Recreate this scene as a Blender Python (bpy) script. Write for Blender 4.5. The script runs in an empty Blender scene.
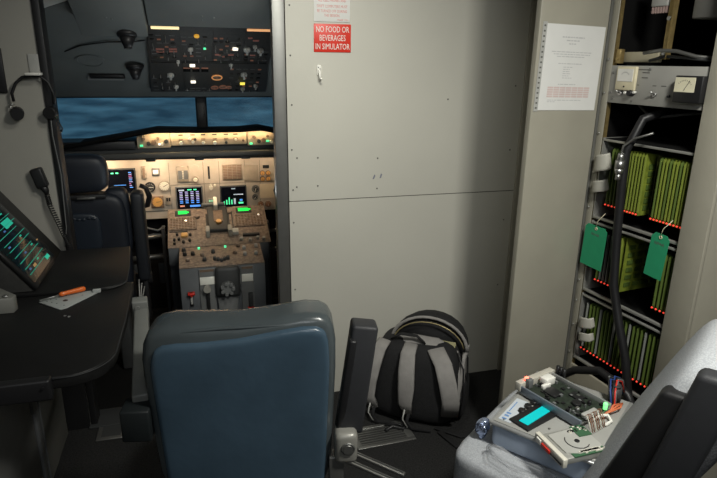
import bpy, bmesh, math, random
from mathutils import Vector, Matrix, noise
random.seed(7)
sc = bpy.context.scene
PI = math.pi

# ---------------- camera ----------------
cam_data = bpy.data.cameras.new('camera')
cam = bpy.data.objects.new('camera', cam_data)
sc.collection.objects.link(cam)
cam_data.sensor_width = 36.0
cam_data.lens = 36.0 * 576 / 717
cam_data.clip_start = 0.02
R3 = Matrix(((0.963276, 0.066998, -0.260019), (-0.268191, 0.287348, -0.919513), (0.013110, 0.955480, 0.294764)))
cam.matrix_world = Matrix.Translation((0, 0, 1.6)) @ R3.to_4x4()
sc.camera = cam

# ---------------- world, lights, exposure ----------------
w = bpy.data.worlds.new('world'); sc.world = w; w.use_nodes = True
w.node_tree.nodes['Background'].inputs[0].default_value = (0.75, 0.85, 1.0, 1)
w.node_tree.nodes['Background'].inputs[1].default_value = 0.02
sc.view_settings.view_transform = 'Standard'
sc.view_settings.look = 'None'
sc.view_settings.gamma = 1.0
sc.view_settings.use_curve_mapping = False
sc.view_settings.exposure = 0.0

def area(name, loc, target, sx, sy, energy, col, spread=180):
    l = bpy.data.lights.new(name, 'AREA'); l.shape = 'RECTANGLE'; l.size = sx; l.size_y = sy
    l.energy = energy; l.color = col; l.spread = math.radians(spread)
    o = bpy.data.objects.new(name, l); sc.collection.objects.link(o)
    o.location = loc
    o.rotation_euler = (Vector(target) - Vector(loc)).to_track_quat('-Z', 'Y').to_euler()
    return o
area('room_ceiling_lamp', (1.0, 0.45, 2.37), (1.0, 0.95, 1.0), 0.26, 0.25, 25, (1.0, 0.985, 0.905), 140)
area('doorway_ceiling_lamp', (0.36, 1.45, 2.30), (0.40, 2.5, 1.25), 0.30, 0.10, 4.2, (1.0, 0.985, 0.88), 100)
area('rear_fill_light', (0.1, -0.9, 2.3), (0.3, 1.0, 0.9), 0.9, 0.5, 11, (0.93, 0.97, 1.0))  # fill light added behind the camera for surfaces that face it
area('cockpit_fill_light', (0.07, 2.85, 0.95), (0.0, 2.95, 2.0), 0.6, 0.3, 1.7, (0.85, 0.95, 1.0))  # added fill at seat height, shines up to brighten the cockpit lining

# ---------------- materials ----------------
MATS = {}
def mat(name, col, rough=0.6, metal=0.0, noise_amt=0.06, scale=18.0, bump=0.0, bscale=120.0, emit=0.0, ecol=None, spec=0.4, coat=0.0):
    if name in MATS: return MATS[name]
    m = bpy.data.materials.new(name); m.use_nodes = True
    nt = m.node_tree; b = nt.nodes['Principled BSDF']
    b.inputs['Roughness'].default_value = rough
    b.inputs['Metallic'].default_value = metal
    b.inputs['Specular IOR Level'].default_value = spec
    b.inputs['Coat Weight'].default_value = coat
    tc = nt.nodes.new('ShaderNodeTexCoord')
    n = nt.nodes.new('ShaderNodeTexNoise'); n.inputs['Scale'].default_value = scale; n.inputs['Detail'].default_value = 4
    nt.links.new(tc.outputs['Object'], n.inputs['Vector'])
    r = nt.nodes.new('ShaderNodeMapRange')
    r.inputs['From Min'].default_value = 0.3; r.inputs['From Max'].default_value = 0.7
    r.inputs['To Min'].default_value = 1 - noise_amt; r.inputs['To Max'].default_value = 1 + noise_amt
    nt.links.new(n.outputs['Fac'], r.inputs['Value'])
    vm = nt.nodes.new('ShaderNodeVectorMath'); vm.operation = 'SCALE'
    vm.inputs[0].default_value = col[:3]
    nt.links.new(r.outputs['Result'], vm.inputs['Scale'])
    nt.links.new(vm.outputs['Vector'], b.inputs['Base Color'])
    if bump > 0:
        n2 = nt.nodes.new('ShaderNodeTexNoise'); n2.inputs['Scale'].default_value = bscale
        nt.links.new(tc.outputs['Object'], n2.inputs['Vector'])
        bp = nt.nodes.new('ShaderNodeBump'); bp.inputs['Strength'].default_value = bump; bp.inputs['Distance'].default_value = 0.01
        nt.links.new(n2.outputs['Fac'], bp.inputs['Height']); nt.links.new(bp.outputs['Normal'], b.inputs['Normal'])
    if emit > 0:
        b.inputs['Emission Color'].default_value = (*(ecol or col)[:3], 1)
        b.inputs['Emission Strength'].default_value = emit
    MATS[name] = m
    return m

WALL = mat('painted_metal_wall', (0.50, 0.49, 0.435), 0.42, 0, 0.03, 3, 0.04, 60)
WALL2 = mat('painted_metal_column', (0.315, 0.30, 0.245), 0.4, 0, 0.05, 6, 0.05, 40)
WALLD = mat('painted_metal_bulkhead', (0.33, 0.32, 0.285), 0.5, 0, 0.04, 4)
RACKG = mat('rack_grey', (0.33, 0.325, 0.30), 0.45, 0.1, 0.05, 12)
SEAM = mat('seam_dark', (0.10, 0.10, 0.09), 0.7)
BLACK = mat('black_plastic', (0.012, 0.012, 0.013), 0.45)
BLACKM = mat('black_matte', (0.006, 0.006, 0.006), 0.9, spec=0.1)
DARKG = mat('dark_grey', (0.035, 0.037, 0.038), 0.6)
CHAR = mat('charcoal_plastic', (0.026, 0.027, 0.030), 0.55, 0, 0.05, 40, 0.1, 400)
MIDG = mat('mid_grey', (0.13, 0.135, 0.135), 0.55)
LIGHTG = mat('light_grey', (0.38, 0.38, 0.36), 0.5)
WHITE = mat('white_plastic', (0.72, 0.71, 0.66), 0.5)
CREAM = mat('cream_plastic', (0.66, 0.60, 0.42), 0.45)
PAPER = mat('paper_white', (0.66, 0.66, 0.64), 0.8, noise_amt=0.02)
INK = mat('paper_ink', (0.46, 0.46, 0.46), 0.8)
INKR = mat('paper_red_ink', (0.58, 0.46, 0.44), 0.8)
REDP = mat('sign_red', (0.62, 0.035, 0.02), 0.4)
REDINK = mat('sign_red_ink', (0.60, 0.22, 0.20), 0.6)
STEEL = mat('steel', (0.45, 0.45, 0.44), 0.35, 0.9)
STEELD = mat('dull_steel', (0.22, 0.22, 0.21), 0.45, 0.8)
BRASS = mat('brass_plated', (0.35, 0.26, 0.11), 0.45, 0.7, 0.2, 60)
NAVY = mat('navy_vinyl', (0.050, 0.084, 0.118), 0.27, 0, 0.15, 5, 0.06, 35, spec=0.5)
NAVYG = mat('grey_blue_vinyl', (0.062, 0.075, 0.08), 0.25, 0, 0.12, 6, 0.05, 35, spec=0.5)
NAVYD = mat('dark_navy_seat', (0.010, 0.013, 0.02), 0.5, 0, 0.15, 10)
DESK = mat('desk_black_laminate', (0.009, 0.009, 0.009), 0.5, 0, 0.1, 30, 0.05, 300, spec=0.3)
PCB = mat('circuit_green', (0.07, 0.11, 0.022), 0.5, 0, 0.25, 40)
PCBL = mat('circuit_olive', (0.16, 0.20, 0.025), 0.5, 0, 0.3, 30)
PCBD = mat('circuit_dark', (0.02, 0.028, 0.02), 0.5, 0, 0.4, 90)
TAGG = mat('tag_green', (0.02, 0.30, 0.14), 0.7, 0, 0.05, 20)
FABG = mat('backpack_grey', (0.24, 0.23, 0.22), 0.85, 0, 0.08, 30, 0.2, 300)
FABB = mat('backpack_black', (0.010, 0.010, 0.011), 0.85, 0, 0.2, 60, 0.3, 300)
BOXB = mat('blue_grey_case', (0.36, 0.43, 0.54), 0.35, 0, 0.08, 14)
BOXT = mat('case_top_grey', (0.36, 0.36, 0.34), 0.4, 0.2, 0.05, 14)
PANB = mat('beige_instrument_panel', (0.40, 0.355, 0.30), 0.55, 0, 0.06, 25)
PANL = mat('beige_instrument_bezel', (0.30, 0.26, 0.21), 0.55, 0, 0.1, 25)
BROWN = mat('brown_instrument', (0.17, 0.115, 0.08), 0.6, 0, 0.25, 60)
PEDG = mat('pedestal_grey', (0.085, 0.092, 0.10), 0.5, 0, 0.06, 20)
PEDB = mat('pedestal_brown', (0.20, 0.15, 0.115), 0.55, 0, 0.45, 60)
OVH = mat('overhead_dark', (0.035, 0.035, 0.034), 0.6, 0, 0.2, 60)
CEILG = mat('cockpit_lining', (0.175, 0.19, 0.185), 0.6, 0, 0.06, 8)
ORANGE = mat('orange_plastic', (0.65, 0.13, 0.02), 0.25)
RED = mat('red_knob', (0.55, 0.03, 0.02), 0.4)
COPPER = mat('copper_wire', (0.24, 0.12, 0.07), 0.5)
BLUEW = mat('blue_wire', (0.02, 0.05, 0.20), 0.5)
FOIL = mat('foil', (0.35, 0.42, 0.6), 0.2, 0.8, 0.4, 60, 0.8, 60)
def em(name, c, s): return mat(name, c, 0.5, emit=s, ecol=c, noise_amt=0.0)
E_RED = em('led_red', (0.85, 0.06, 0.035), 0.8)
E_REDB = em('led_red_bright', (1.0, 0.10, 0.06), 6)
E_GRNB = em('led_green_bright', (0.2, 0.9, 0.25), 1.4)
E_GRN = em('display_green', (0.0, 0.75, 0.08), 0.9)
E_GRNS = em('light_green', (0.1, 0.9, 0.4), 0.9)
E_TEAL = em('text_teal', (0.02, 0.40, 0.27), 0.6)
E_TEALD = em('text_teal_dim', (0.02, 0.26, 0.18), 0.5)
E_CYAN = em('lcd_cyan', (0.0, 0.42, 0.44), 0.42)
E_BLUE = em('text_blue', (0.08, 0.28, 0.8), 0.8)
E_PURP = em('text_lilac', (0.30, 0.28, 0.55), 0.7)
E_WHT = em('light_white', (1.0, 0.92, 0.75), 1.2)
E_WARM = em('lamp_warm', (1.0, 0.80, 0.42), 1.1)
E_WARMO = em('lamp_amber', (1.0, 0.50, 0.22), 0.7)
E_ORG = em('light_orange', (0.8, 0.35, 0.12), 0.3)
E_ORGD = em('light_orange_dim', (0.25, 0.11, 0.07), 0.18)
E_REDD = em('light_red_dim', (0.25, 0.10, 0.08), 0.15)
E_YEL = em('light_yellow', (0.9, 0.75, 0.1), 1.0)
E_SLATE = em('screen_slate', (0.006, 0.012, 0.02), 0.5)

def fabric_mat(name, c1, c2, scale):
    m = bpy.data.materials.new(name); m.use_nodes = True; nt = m.node_tree; b = nt.nodes['Principled BSDF']
    b.inputs['Roughness'].default_value = 0.95; b.inputs['Specular IOR Level'].default_value = 0.08
    tc = nt.nodes.new('ShaderNodeTexCoord')
    v = nt.nodes.new('ShaderNodeTexVoronoi'); v.inputs['Scale'].default_value = scale
    nt.links.new(tc.outputs['Object'], v.inputs['Vector'])
    cr = nt.nodes.new('ShaderNodeValToRGB')
    cr.color_ramp.elements[0].position = 0.2; cr.color_ramp.elements[0].color = (*c1, 1)
    cr.color_ramp.elements[1].position = 0.65; cr.color_ramp.elements[1].color = (*c2, 1)
    nt.links.new(v.outputs['Distance'], cr.inputs['Fac']); nt.links.new(cr.outputs['Color'], b.inputs['Base Color'])
    bp = nt.nodes.new('ShaderNodeBump'); bp.inputs['Strength'].default_value = 0.12; bp.inputs['Distance'].default_value = 0.002
    nt.links.new(v.outputs['Distance'], bp.inputs['Height']); nt.links.new(bp.outputs['Normal'], b.inputs['Normal'])
    return m
SEATF = fabric_mat('seat_woven_fabric', (0.42, 0.435, 0.455), (0.315, 0.33, 0.35), 260)
SEATG = fabric_mat('seat_back_cover', (0.16, 0.165, 0.17), (0.10, 0.10, 0.105), 220)
CARPET = mat('carpet_dark', (0.022, 0.022, 0.022), 0.95, 0, 0.45, 150, 0.5, 260, spec=0.1)
def glassy():
    m = bpy.data.materials.new('thin_clear_sheet'); m.use_nodes = True; nt = m.node_tree; nt.nodes.clear()
    o = nt.nodes.new('ShaderNodeOutputMaterial'); mx = nt.nodes.new('ShaderNodeMixShader')
    t = nt.nodes.new('ShaderNodeBsdfTransparent'); g = nt.nodes.new('ShaderNodeBsdfGlossy'); g.inputs['Roughness'].default_value = 0.12
    mx.inputs[0].default_value = 0.08
    nt.links.new(t.outputs[0], mx.inputs[1]); nt.links.new(g.outputs[0], mx.inputs[2]); nt.links.new(mx.outputs[0], o.inputs[0])
    return m
CLEAR = glassy()
def bagmat():
    m = bpy.data.materials.new('clear_plastic_bag'); m.use_nodes = True; nt = m.node_tree; nt.nodes.clear()
    o = nt.nodes.new('ShaderNodeOutputMaterial'); mx = nt.nodes.new('ShaderNodeMixShader')
    t = nt.nodes.new('ShaderNodeBsdfTransparent'); g = nt.nodes.new('ShaderNodeBsdfPrincipled')
    g.inputs['Base Color'].default_value = (0.6, 0.62, 0.65, 1); g.inputs['Roughness'].default_value = 0.15
    lw = nt.nodes.new('ShaderNodeLayerWeight'); lw.inputs[0].default_value = 0.12
    nt.links.new(lw.outputs['Facing'], mx.inputs[0])
    nt.links.new(t.outputs[0], mx.inputs[1]); nt.links.new(g.outputs[0], mx.inputs[2]); nt.links.new(mx.outputs[0], o.inputs[0])
    return m
BAGM = bagmat()
def skymat():
    m = bpy.data.materials.new('projected_sky'); m.use_nodes = True; nt = m.node_tree; nt.nodes.clear()
    o = nt.nodes.new('ShaderNodeOutputMaterial'); e = nt.nodes.new('ShaderNodeEmission')
    tc = nt.nodes.new('ShaderNodeTexCoord'); mp = nt.nodes.new('ShaderNodeMapping'); mp.inputs['Scale'].default_value = (0.9, 0.9, 5.0)
    n = nt.nodes.new('ShaderNodeTexNoise'); n.inputs['Scale'].default_value = 3.0; n.inputs['Detail'].default_value = 5
    cr = nt.nodes.new('ShaderNodeValToRGB')
    cr.color_ramp.elements[0].position = 0.35; cr.color_ramp.elements[0].color = (0.014, 0.045, 0.078, 1)
    cr.color_ramp.elements[1].position = 0.68; cr.color_ramp.elements[1].color = (0.045, 0.125, 0.19, 1)
    nt.links.new(tc.outputs['Object'], mp.inputs['Vector']); nt.links.new(mp.outputs[0], n.inputs['Vector'])
    nt.links.new(n.outputs['Fac'], cr.inputs['Fac']); nt.links.new(cr.outputs['Color'], e.inputs[0])
    e.inputs[1].default_value = 1.0
    nt.links.new(e.outputs[0], o.inputs[0]); return m
SKYM = skymat()

# ---------------- mesh helpers ----------------
class MB:
    def __init__(s, M=None): s.bm = bmesh.new(); s.M = M or Matrix()
    def _fin(s, vs, mi, M=None, smooth=False):
        T = s.M @ M if M is not None else s.M
        fs = set()
        for v in vs:
            v.co = T @ v.co
            for f in v.link_faces: fs.add(f)
        for f in fs: f.material_index = mi; f.smooth = smooth
        return s
    def box(s, x0, y0, z0, x1, y1, z1, bev=0.0, mi=0, M=None, seg=2):
        r = bmesh.ops.create_cube(s.bm, size=1.0)
        vs = r['verts']
        for v in vs:
            v.co = Vector(((x0+x1)/2 + v.co.x*(x1-x0), (y0+y1)/2 + v.co.y*(y1-y0), (z0+z1)/2 + v.co.z*(z1-z0)))
        if bev > 0:
            es = set()
            for v in vs:
                for e in v.link_edges: es.add(e)
            r2 = bmesh.ops.bevel(s.bm, geom=list(es), offset=bev, segments=seg, profile=0.5, affect='EDGES')
            vs = list({v for f in r2['faces'] for v in f.verts} | {v for v in vs if v.is_valid})
        return s._fin(vs, mi, M, bev > 0)
    def cyl(s, p0, p1, r, r2=None, seg=16, mi=0, M=None, smooth=True):
        p0 = Vector(p0); p1 = Vector(p1); d = p1 - p0
        res = bmesh.ops.create_cone(s.bm, cap_ends=True, segments=seg, radius1=r, radius2=r if r2 is None else r2, depth=d.length)
        T = Matrix.Translation((p0+p1)/2) @ d.to_track_quat('Z', 'Y').to_matrix().to_4x4()
        for v in res['verts']: v.co = T @ v.co
        s._fin(res['verts'], mi, M, False)
        if smooth:
            for f in {f for v in res['verts'] for f in v.link_faces}:
                if len(f.verts) == 4: f.smooth = True
        return s
    def sph(s, c, rx, ry=None, rz=None, seg=14, mi=0, M=None):
        ry = ry or rx; rz = rz or rx
        res = bmesh.ops.create_uvsphere(s.bm, u_segments=seg, v_segments=max(6, seg//2+2), radius=1)
        for v in res['verts']: v.co = Vector((c[0]+v.co.x*rx, c[1]+v.co.y*ry, c[2]+v.co.z*rz))
        return s._fin(res['verts'], mi, M, True)
    def ring(s, c, r, t, seg=20, mi=0, M=None):   # torus in local xy plane
        return s.tube([(c[0]+r*math.cos(a), c[1]+r*math.sin(a), c[2]) for a in [2*PI*i/seg for i in range(seg)]], t, 6, mi, M, closed=True)
    def tube(s, pts, r, seg=8, mi=0, M=None, closed=False, flat=None, up=(0, 0, 1)):
        """sweep; r scalar or list; flat=(w,t,upvec) sweeps a rectangle-ish strip"""
        pts = [Vector(p) for p in pts]; n = len(pts); rings = []; prev = None
        for i, p in enumerate(pts):
            if closed: d = pts[(i+1) % n] - pts[i-1]
            else: d = pts[min(i+1, n-1)] - pts[max(i-1, 0)]
            d.normalize()
            if flat: a = Vector(flat[2][i] if isinstance(flat[2], list) else flat[2])
            else: a = prev if prev is not None else (Vector((0, 0, 1)) if abs(d.z) < 0.9 else Vector((1, 0, 0)))
            u = d.cross(a)
            if u.length < 1e-6: u = d.cross(Vector((1, 0, 0)))
            u.normalize(); vv = u.cross(d).normalized(); prev = vv
            rr = r[i] if isinstance(r, (list, tuple)) else r
            if flat:
                wv = flat[0][i] if isinstance(flat[0], list) else flat[0]
                ring = [p + u*wv*a1 + vv*flat[1]*b1 for a1, b1 in ((-.5, -.5), (.5, -.5), (.5, .3), (.35, .5), (-.35, .5), (-.5, .3))]
            else:
                ring = [p + (u*math.cos(2*PI*k/seg) + vv*math.sin(2*PI*k/seg))*rr for k in range(seg)]
            rings.append([s.bm.verts.new(q) for q in ring])
        m = len(rings[0])
        rng = range(n if closed else n-1)
        for i in rng:
            A = rings[i]; B = rings[(i+1) % n]
            for k in range(m): s.bm.faces.new((A[k], A[(k+1) % m], B[(k+1) % m], B[k]))
        if not closed:
            s.bm.faces.new(rings[0][::-1]); s.bm.faces.new(rings[-1])
        return s._fin([v for rg in rings for v in rg], mi, M, True)
    def prism(s, pts, z0, z1, mi=0, M=None, bev=0.0):   # polygon in local xy extruded along z
        A = [s.bm.verts.new((x, y, z0)) for x, y in pts]; B = [s.bm.verts.new((x, y, z1)) for x, y in pts]
        n = len(pts); fs = [s.bm.faces.new(A[::-1]), s.bm.faces.new(B)]
        for k in range(n): fs.append(s.bm.faces.new((A[k], A[(k+1) % n], B[(k+1) % n], B[k])))
        vs = A + B
        if bev > 0:
            es = set(fs[0].edges) | set(fs[1].edges)
            r2 = bmesh.ops.bevel(s.bm, geom=list(es), offset=bev, segments=2, profile=0.5, affect='EDGES')
            vs = list({v for f in r2['faces'] for v in f.verts} | {v for v in vs if v.is_valid})
        return s._fin(vs, mi, M, bev > 0)
    def loft(s, rings, mi=0, M=None, cap=True, smooth=True):
        R = [[s.bm.verts.new(p) for p in rg] for rg in rings]; m = len(R[0])
        for i in range(len(R)-1):
            for k in range(m): s.bm.faces.new((R[i][k], R[i][(k+1) % m], R[i+1][(k+1) % m], R[i+1][k]))
        if cap: s.bm.faces.new(R[0][::-1]); s.bm.faces.new(R[-1])
        return s._fin([v for rg in R for v in rg], mi, M, smooth)
    def pad(s, cx, cy, cz, hx, hy, hz, e=0.35, n=20, mi=0, M=None, fn=None):
        """cushion: rounded superellipsoid-ish box; e small = boxy"""
        tb = bmesh.new(); bmesh.ops.create_cube(tb, size=2.0)
        bmesh.ops.subdivide_edges(tb, edges=list(tb.edges), cuts=9, use_grid_fill=True)
        me = bpy.data.meshes.new('t'); tb.to_mesh(me); tb.free()
        n0 = len(s.bm.verts); s.bm.from_mesh(me); bpy.data.meshes.remove(me)
        s.bm.verts.ensure_lookup_table(); seen = list(s.bm.verts)[n0:]
        p = 2.0/e
        for v in seen:
            q = Vector((math.copysign(math.sin(abs(v.co.x)*PI/2)**0.7, v.co.x), math.copysign(math.sin(abs(v.co.y)*PI/2)**0.7, v.co.y), math.copysign(math.sin(abs(v.co.z)*PI/2)**0.7, v.co.z)))
            L = (abs(q.x)**p + abs(q.y)**p + abs(q.z)**p)**(1/p)
            q = q / L
            q = Vector((cx+q.x*hx, cy+q.y*hy, cz+q.z*hz))
            v.co = fn(q) if fn else q
        return s._fin(list(seen), mi, M, True)
    def text(s, body, M, size, mi=0, depth=0.0004, align='CENTER', xs=1.0):
        cu = bpy.data.curves.new('t', 'FONT'); cu.body = body; cu.size = size; cu.extrude = depth; cu.align_x = align; cu.resolution_u = 2
        o = bpy.data.objects.new('t', cu); sc.collection.objects.link(o)
        dg = bpy.context.evaluated_depsgraph_get(); me = bpy.data.meshes.new_from_object(o.evaluated_get(dg))
        n0 = len(s.bm.verts); s.bm.from_mesh(me); s.bm.verts.ensure_lookup_table(); vs = s.bm.verts[n0:]
        for v in vs: v.co.x *= xs
        s._fin(vs, mi, M)
        bpy.data.objects.remove(o); bpy.data.curves.remove(cu); bpy.data.meshes.remove(me)
        return s
    def build(s, name, mats, parent=None, **tags):
        bmesh.ops.recalc_face_normals(s.bm, faces=s.bm.faces)
        me = bpy.data.meshes.new(name); s.bm.to_mesh(me); s.bm.free()
        for m in (mats if isinstance(mats, (list, tuple)) else [mats]): me.materials.append(m)
        o = bpy.data.objects.new(name, me); sc.collection.objects.link(o)
        if parent is not None: o.parent = parent
        for k, v in tags.items(): o[k] = v
        return o
def frame(o, ex, ey):
    ex = Vector(ex).normalized(); ey = Vector(ey).normalized(); n = ex.cross(ey)
    return Matrix.Translation(o) @ Matrix((ex, ey, n)).transposed().to_4x4()
def rotz(a): return Matrix.Rotation(a, 4, 'Z')
def T(x, y, z): return Matrix.Translation((x, y, z))
def thing(name, label, cat, M=None, group=None, kind=None):
    o = bpy.data.objects.new(name, None); sc.collection.objects.link(o); o.empty_display_size = 0.05
    if M is not None: o.matrix_world = M
    o['label'] = label; o['category'] = cat
    if group: o['group'] = group
    return o
def solo(mb, name, mats, label, cat, M=None, group=None, kind=None):
    o = mb.build(name, mats)
    if M is not None: o.matrix_world = M
    o['label'] = label; o['category'] = cat
    if group: o['group'] = group
    if kind: o['kind'] = kind
    return o
def struct(mb, name, mats):
    o = mb.build(name, mats); o['kind'] = 'structure'; return o
def copy_tree(o, parent=None):
    c = o.copy(); sc.collection.objects.link(c)
    if parent is not None: c.parent = parent
    for ch in list(o.children): copy_tree(ch, c)
    return c

# ================= THE ROOM =================
def bb(*a, **k): return MB().box(*a, **k)
struct(bb(-2.2, -2.2, -0.06, 2.6, 2.5, 0.0), 'floor', CARPET)
struct(bb(-2.2, -2.2, 2.42, 2.6, 2.56, 2.48), 'ceiling', LIGHTG)
struct(bb(-1.32, -2.2, 0, -1.26, 2.5, 2.42), 'wall_left', WALLD)
struct(bb(2.3, -2.2, 0, 2.36, 2.5, 2.42), 'wall_right', WALLD)
struct(bb(-2.2, -2.26, 0, 2.6, -2.2, 2.42), 'wall_rear', WALLD)
# forward bulkhead, right of the doorway: lower and upper sheet with a fine seam
struct(MB().box(0.382, 2.492, 0, 2.3, 2.55, 0.996, mi=0).box(0.382, 2.492, 1.0, 2.3, 2.55, 2.42, mi=0).box(0.393, 2.4955, 0.995, 2.3, 2.549, 1.001, mi=1), 'wall_front', [WALL, SEAM])
struct(bb(-1.26, 2.49, 0, -0.545, 2.55, 2.42), 'wall_front_left', WALLD)
# door jambs
struct(MB().box(0.328, 2.50, 0, 0.380, 2.56, 2.42, 0.002), 'trim_1', [STEELD])
struct(bb(-0.545, 2.482, 0, -0.517, 2.56, 2.42, 0.003), 'trim_2', BLACK)
struct(bb(-1.2, 2.476, 0, -.548, 2.489, .80, .002), 'dark_backing', BLACK)  # black sheet added so the lower bulkhead reads dark instead of lit
struct(bb(1.50, 2.478, 0, 1.535, 2.492, 2.42, 0.002), 'trim_3', WALL2)
struct(bb(-0.55, 2.46, 0.0, 0.39, 2.60, 0.012, 0.003), 'trim_4', DARKG)
# sheet-metal screws on the bulkhead
mb = MB()
for x, z in [(.402, 1.419), (.398, 1.228), (.42, 1.192), (.513, 1.19), (.417, 1.063), (.512, 1.064), (.4, 1.814), (.4, 1.62), (.4, .9), (.4, .575), (.4, 1.05), (.79, 1.04), (.79, 1.18), (1.12, 1.44), (1.46, 1.5), (1.46, 1.2), (1.46, .85), (1.46, .5)]:
    mb.cyl((x, 2.494, z), (x, 2.4895, z), 0.0045, 0.003, 8)
o = mb.build('screws', SEAM); o['kind'] = 'structure'
o.name = 'trim_5'
mb = MB()
for x, z, a in [(.774, 1.094, .3), (.807, 1.098, .2)]:
    mb.prism([(-.004, -.011), (.003, -.009), (.005, .008), (-.002, .012)], 0, 0.0008, M=frame((x, 2.4915, z), (math.cos(a), 0, -math.sin(a)), (math.sin(a), 0, math.cos(a))))
solo(mb, 'scuff_mark', mat('scuff_blue', (0.2, 0.21, 0.26), .8), 'pair of small dark scuff marks just above the bulkhead seam', 'mark')

# signs
def wallframe(x, z, y=2.491): return frame((x, y, z), (1, 0, 0), (0, 0, 1))
t = thing('warning_sign', 'red plastic sign with white words about food and beverages on the grey bulkhead', 'sign', wallframe(.579, 1.691))
MB().box(-.0795, -.056, 0, .0795, .056, .002, .0008).build('sign_plate', REDP, t)
mb = MB()
for i, (s_, w_) in enumerate((('NO FOOD OR', .0), ('BEVERAGES', 0), ('IN SIMULATOR', 0))):
    mb.text(s_, T(0, .0235 - i*.034, .0022), .0335, xs=0.66)
mb.build('sign_lettering', WHITE, t)
t = thing('notice_sign', 'white sign with pale red lettering above the red sign', 'sign', wallframe(.577, 1.80))
MB().box(-.0765, -.045, 0, .0765, .075, .002, .0008).build('sign_plate', PAPER, t)
mb = MB()
for s_, y_, z_ in (('ALL CELL PHONES AND', .0325, .0155), ('SWIFT COMPUTERS MUST', .0095, .0155), ('BE TURNED OFF DURING', -.0085, .0155), ('THE SESSION.', -.0255, .0155)):
    mb.text(s_, T(0, y_, .0022), z_, xs=0.72)
mb.text('THANK YOU', T(.045, -.040, .0022), .010, xs=.8)
mb.build('sign_lettering', REDINK, t)

t = thing('coat_hook', 'small white hook stuck on the bulkhead below the red sign', 'hook', wallframe(.52, 1.555))
MB().box(-.009, -.012, 0, .009, .028, .004, .0035).build('hook_base', WHITE, t)
MB().tube([(0, .01, .004), (.001, -.004, .010), (.002, -.022, .014), (.003, -.032, .022), (.004, -.026, .03)], [.006, .006, .005, .004, .004]).build('hook_arm', WHITE, t)
MB().cyl((-.003, .018, .004), (-.003, .018, .005), .002, seg=8).cyl((.004, .013, .004), (.004, .013, .0055), .002, seg=8).build('hook_screw', DARKG, t)

# ================= COCKPIT SHELL =================
struct(bb(-1.6, 2.5, -0.06, 1.8, 4.6, 0.0), 'floor_cockpit', BLACKM)
struct(MB().prism([(2.56, 1.923), (3.58, 1.392), (3.58, 1.46), (2.56, 1.99)], -1.5, 1.7, M=Matrix(((0, 0, 1, 0), (1, 0, 0, 0), (0, 1, 0, 0), (0, 0, 0, 1)))), 'ceiling_cockpit', CEILG)
struct(bb(-1.26, 2.56, 0, -1.20, 3.9, 1.9), 'wall_cockpit_left', CEILG)
struct(bb(1.36, 2.56, 0, 1.42, 3.9, 1.9), 'wall_cockpit_right', CEILG)
struct(bb(-1.2, 3.78, 0, 1.36, 3.84, 1.1), 'wall_firewall', BLACKM)
# windshield: frame beams and centre post, glass panes
t = MB()
t.box(-1.25, 3.58, 1.385, 1.40, 3.66, 1.50, .006)
t.box(0.01, 3.62, 1.15, 0.075, 3.70, 1.40, .01)
t.box(-1.25, 3.60, 1.07, 1.40, 3.70, 1.15, .004)
wf = struct(t, 'window_1', BLACK)
MB().box(-1.2, 3.655, 1.15, .015, 3.660, 1.39).build('pane', CLEAR, wf)
MB().box(.07, 3.655, 1.15, 1.36, 3.660, 1.39).build('pane', CLEAR, wf)
# projection screen beyond the nose
mb = MB(); R_ = 3.2
rg = []
ring0 = [(R_*math.sin(a), 2.9+R_*math.cos(a), -0.6) for a in [math.radians(-70+140*i/40) for i in range(41)]]
A = [mb.bm.verts.new(p) for p in ring0]; B = [mb.bm.verts.new((p[0], p[1], 3.2)) for p in ring0]
A2 = [mb.bm.verts.new((p[0]*1.02, 2.9+(p[1]-2.9)*1.02, -0.6)) for p in ring0]; B2 = [mb.bm.verts.new((p[0]*1.02, 2.9+(p[1]-2.9)*1.02, 3.2)) for p in ring0]
for i in range(40):
    mb.bm.faces.new((A[i], A[i+1], B[i+1], B[i])); mb.bm.faces.new((A2[i], B2[i], B2[i+1], A2[i+1])); mb.bm.faces.new((B[i], B[i+1], B2[i+1], B2[i])); mb.bm.faces.new((A[i], A2[i], A2[i+1], A[i+1]))
solo(mb, 'projection_screen', SKYM, 'curved blue sky projection screen seen through the cockpit windshield', 'screen')

# ceiling details of the cockpit (frame lies in the sloping lining)
OVF = frame((.09, 3.45, 1.418), (1, 0, 0), (0, -.6, .312))
OVC = OVF @ T(0, 0, -.037)
def gasper(u, v, lab, rz, nn=-.037):
    t = thing('air_vent', lab, 'vent', OVF @ T(u, v, nn) @ Matrix.Rotation(rz, 4, 'X'), 'cockpit air vents')
    MB().cyl((0, 0, 0), (0, 0, .022), .046, .04, 20).build('vent_flange', BLACK, t)
    MB().cyl((0, 0, .018), (0, 0, .07), .036, .016, 20).ring((0, 0, .068), .014, .004).build('vent_nozzle', BLACK, t)
gasper(-.347, .70, 'black conical air vent hanging from the box at top of the cockpit ceiling', .35, .035)
gasper(-.365, .25, 'black conical air vent low on the cockpit ceiling beside the overhead panel', .3)
gasper(.385, .26, 'black air vent right of the overhead panel, half hidden by the door jamb', .3)
solo(MB().box(-.53, .685, -.04, -.262, .98, .050, .004).box(-.256, .71, -.04, .36, .98, .012, .004).cyl((-.41, .83, .05), (-.41, .83, .053), .004, seg=8).cyl((-.39, .82, .05), (-.39, .82, .053), .004, seg=8).cyl((-.03, .80, .012), (-.03, .80, .015), .004, seg=8).cyl((-.03, .77, .012), (-.03, .77, .015), .004, seg=8).cyl((.02, .79, .012), (.02, .79, .015), .004, seg=8), 'ceiling_box', CEILG, 'wide grey ceiling box with small screws over the cockpit entrance', 'ceiling box', OVF)
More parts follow.
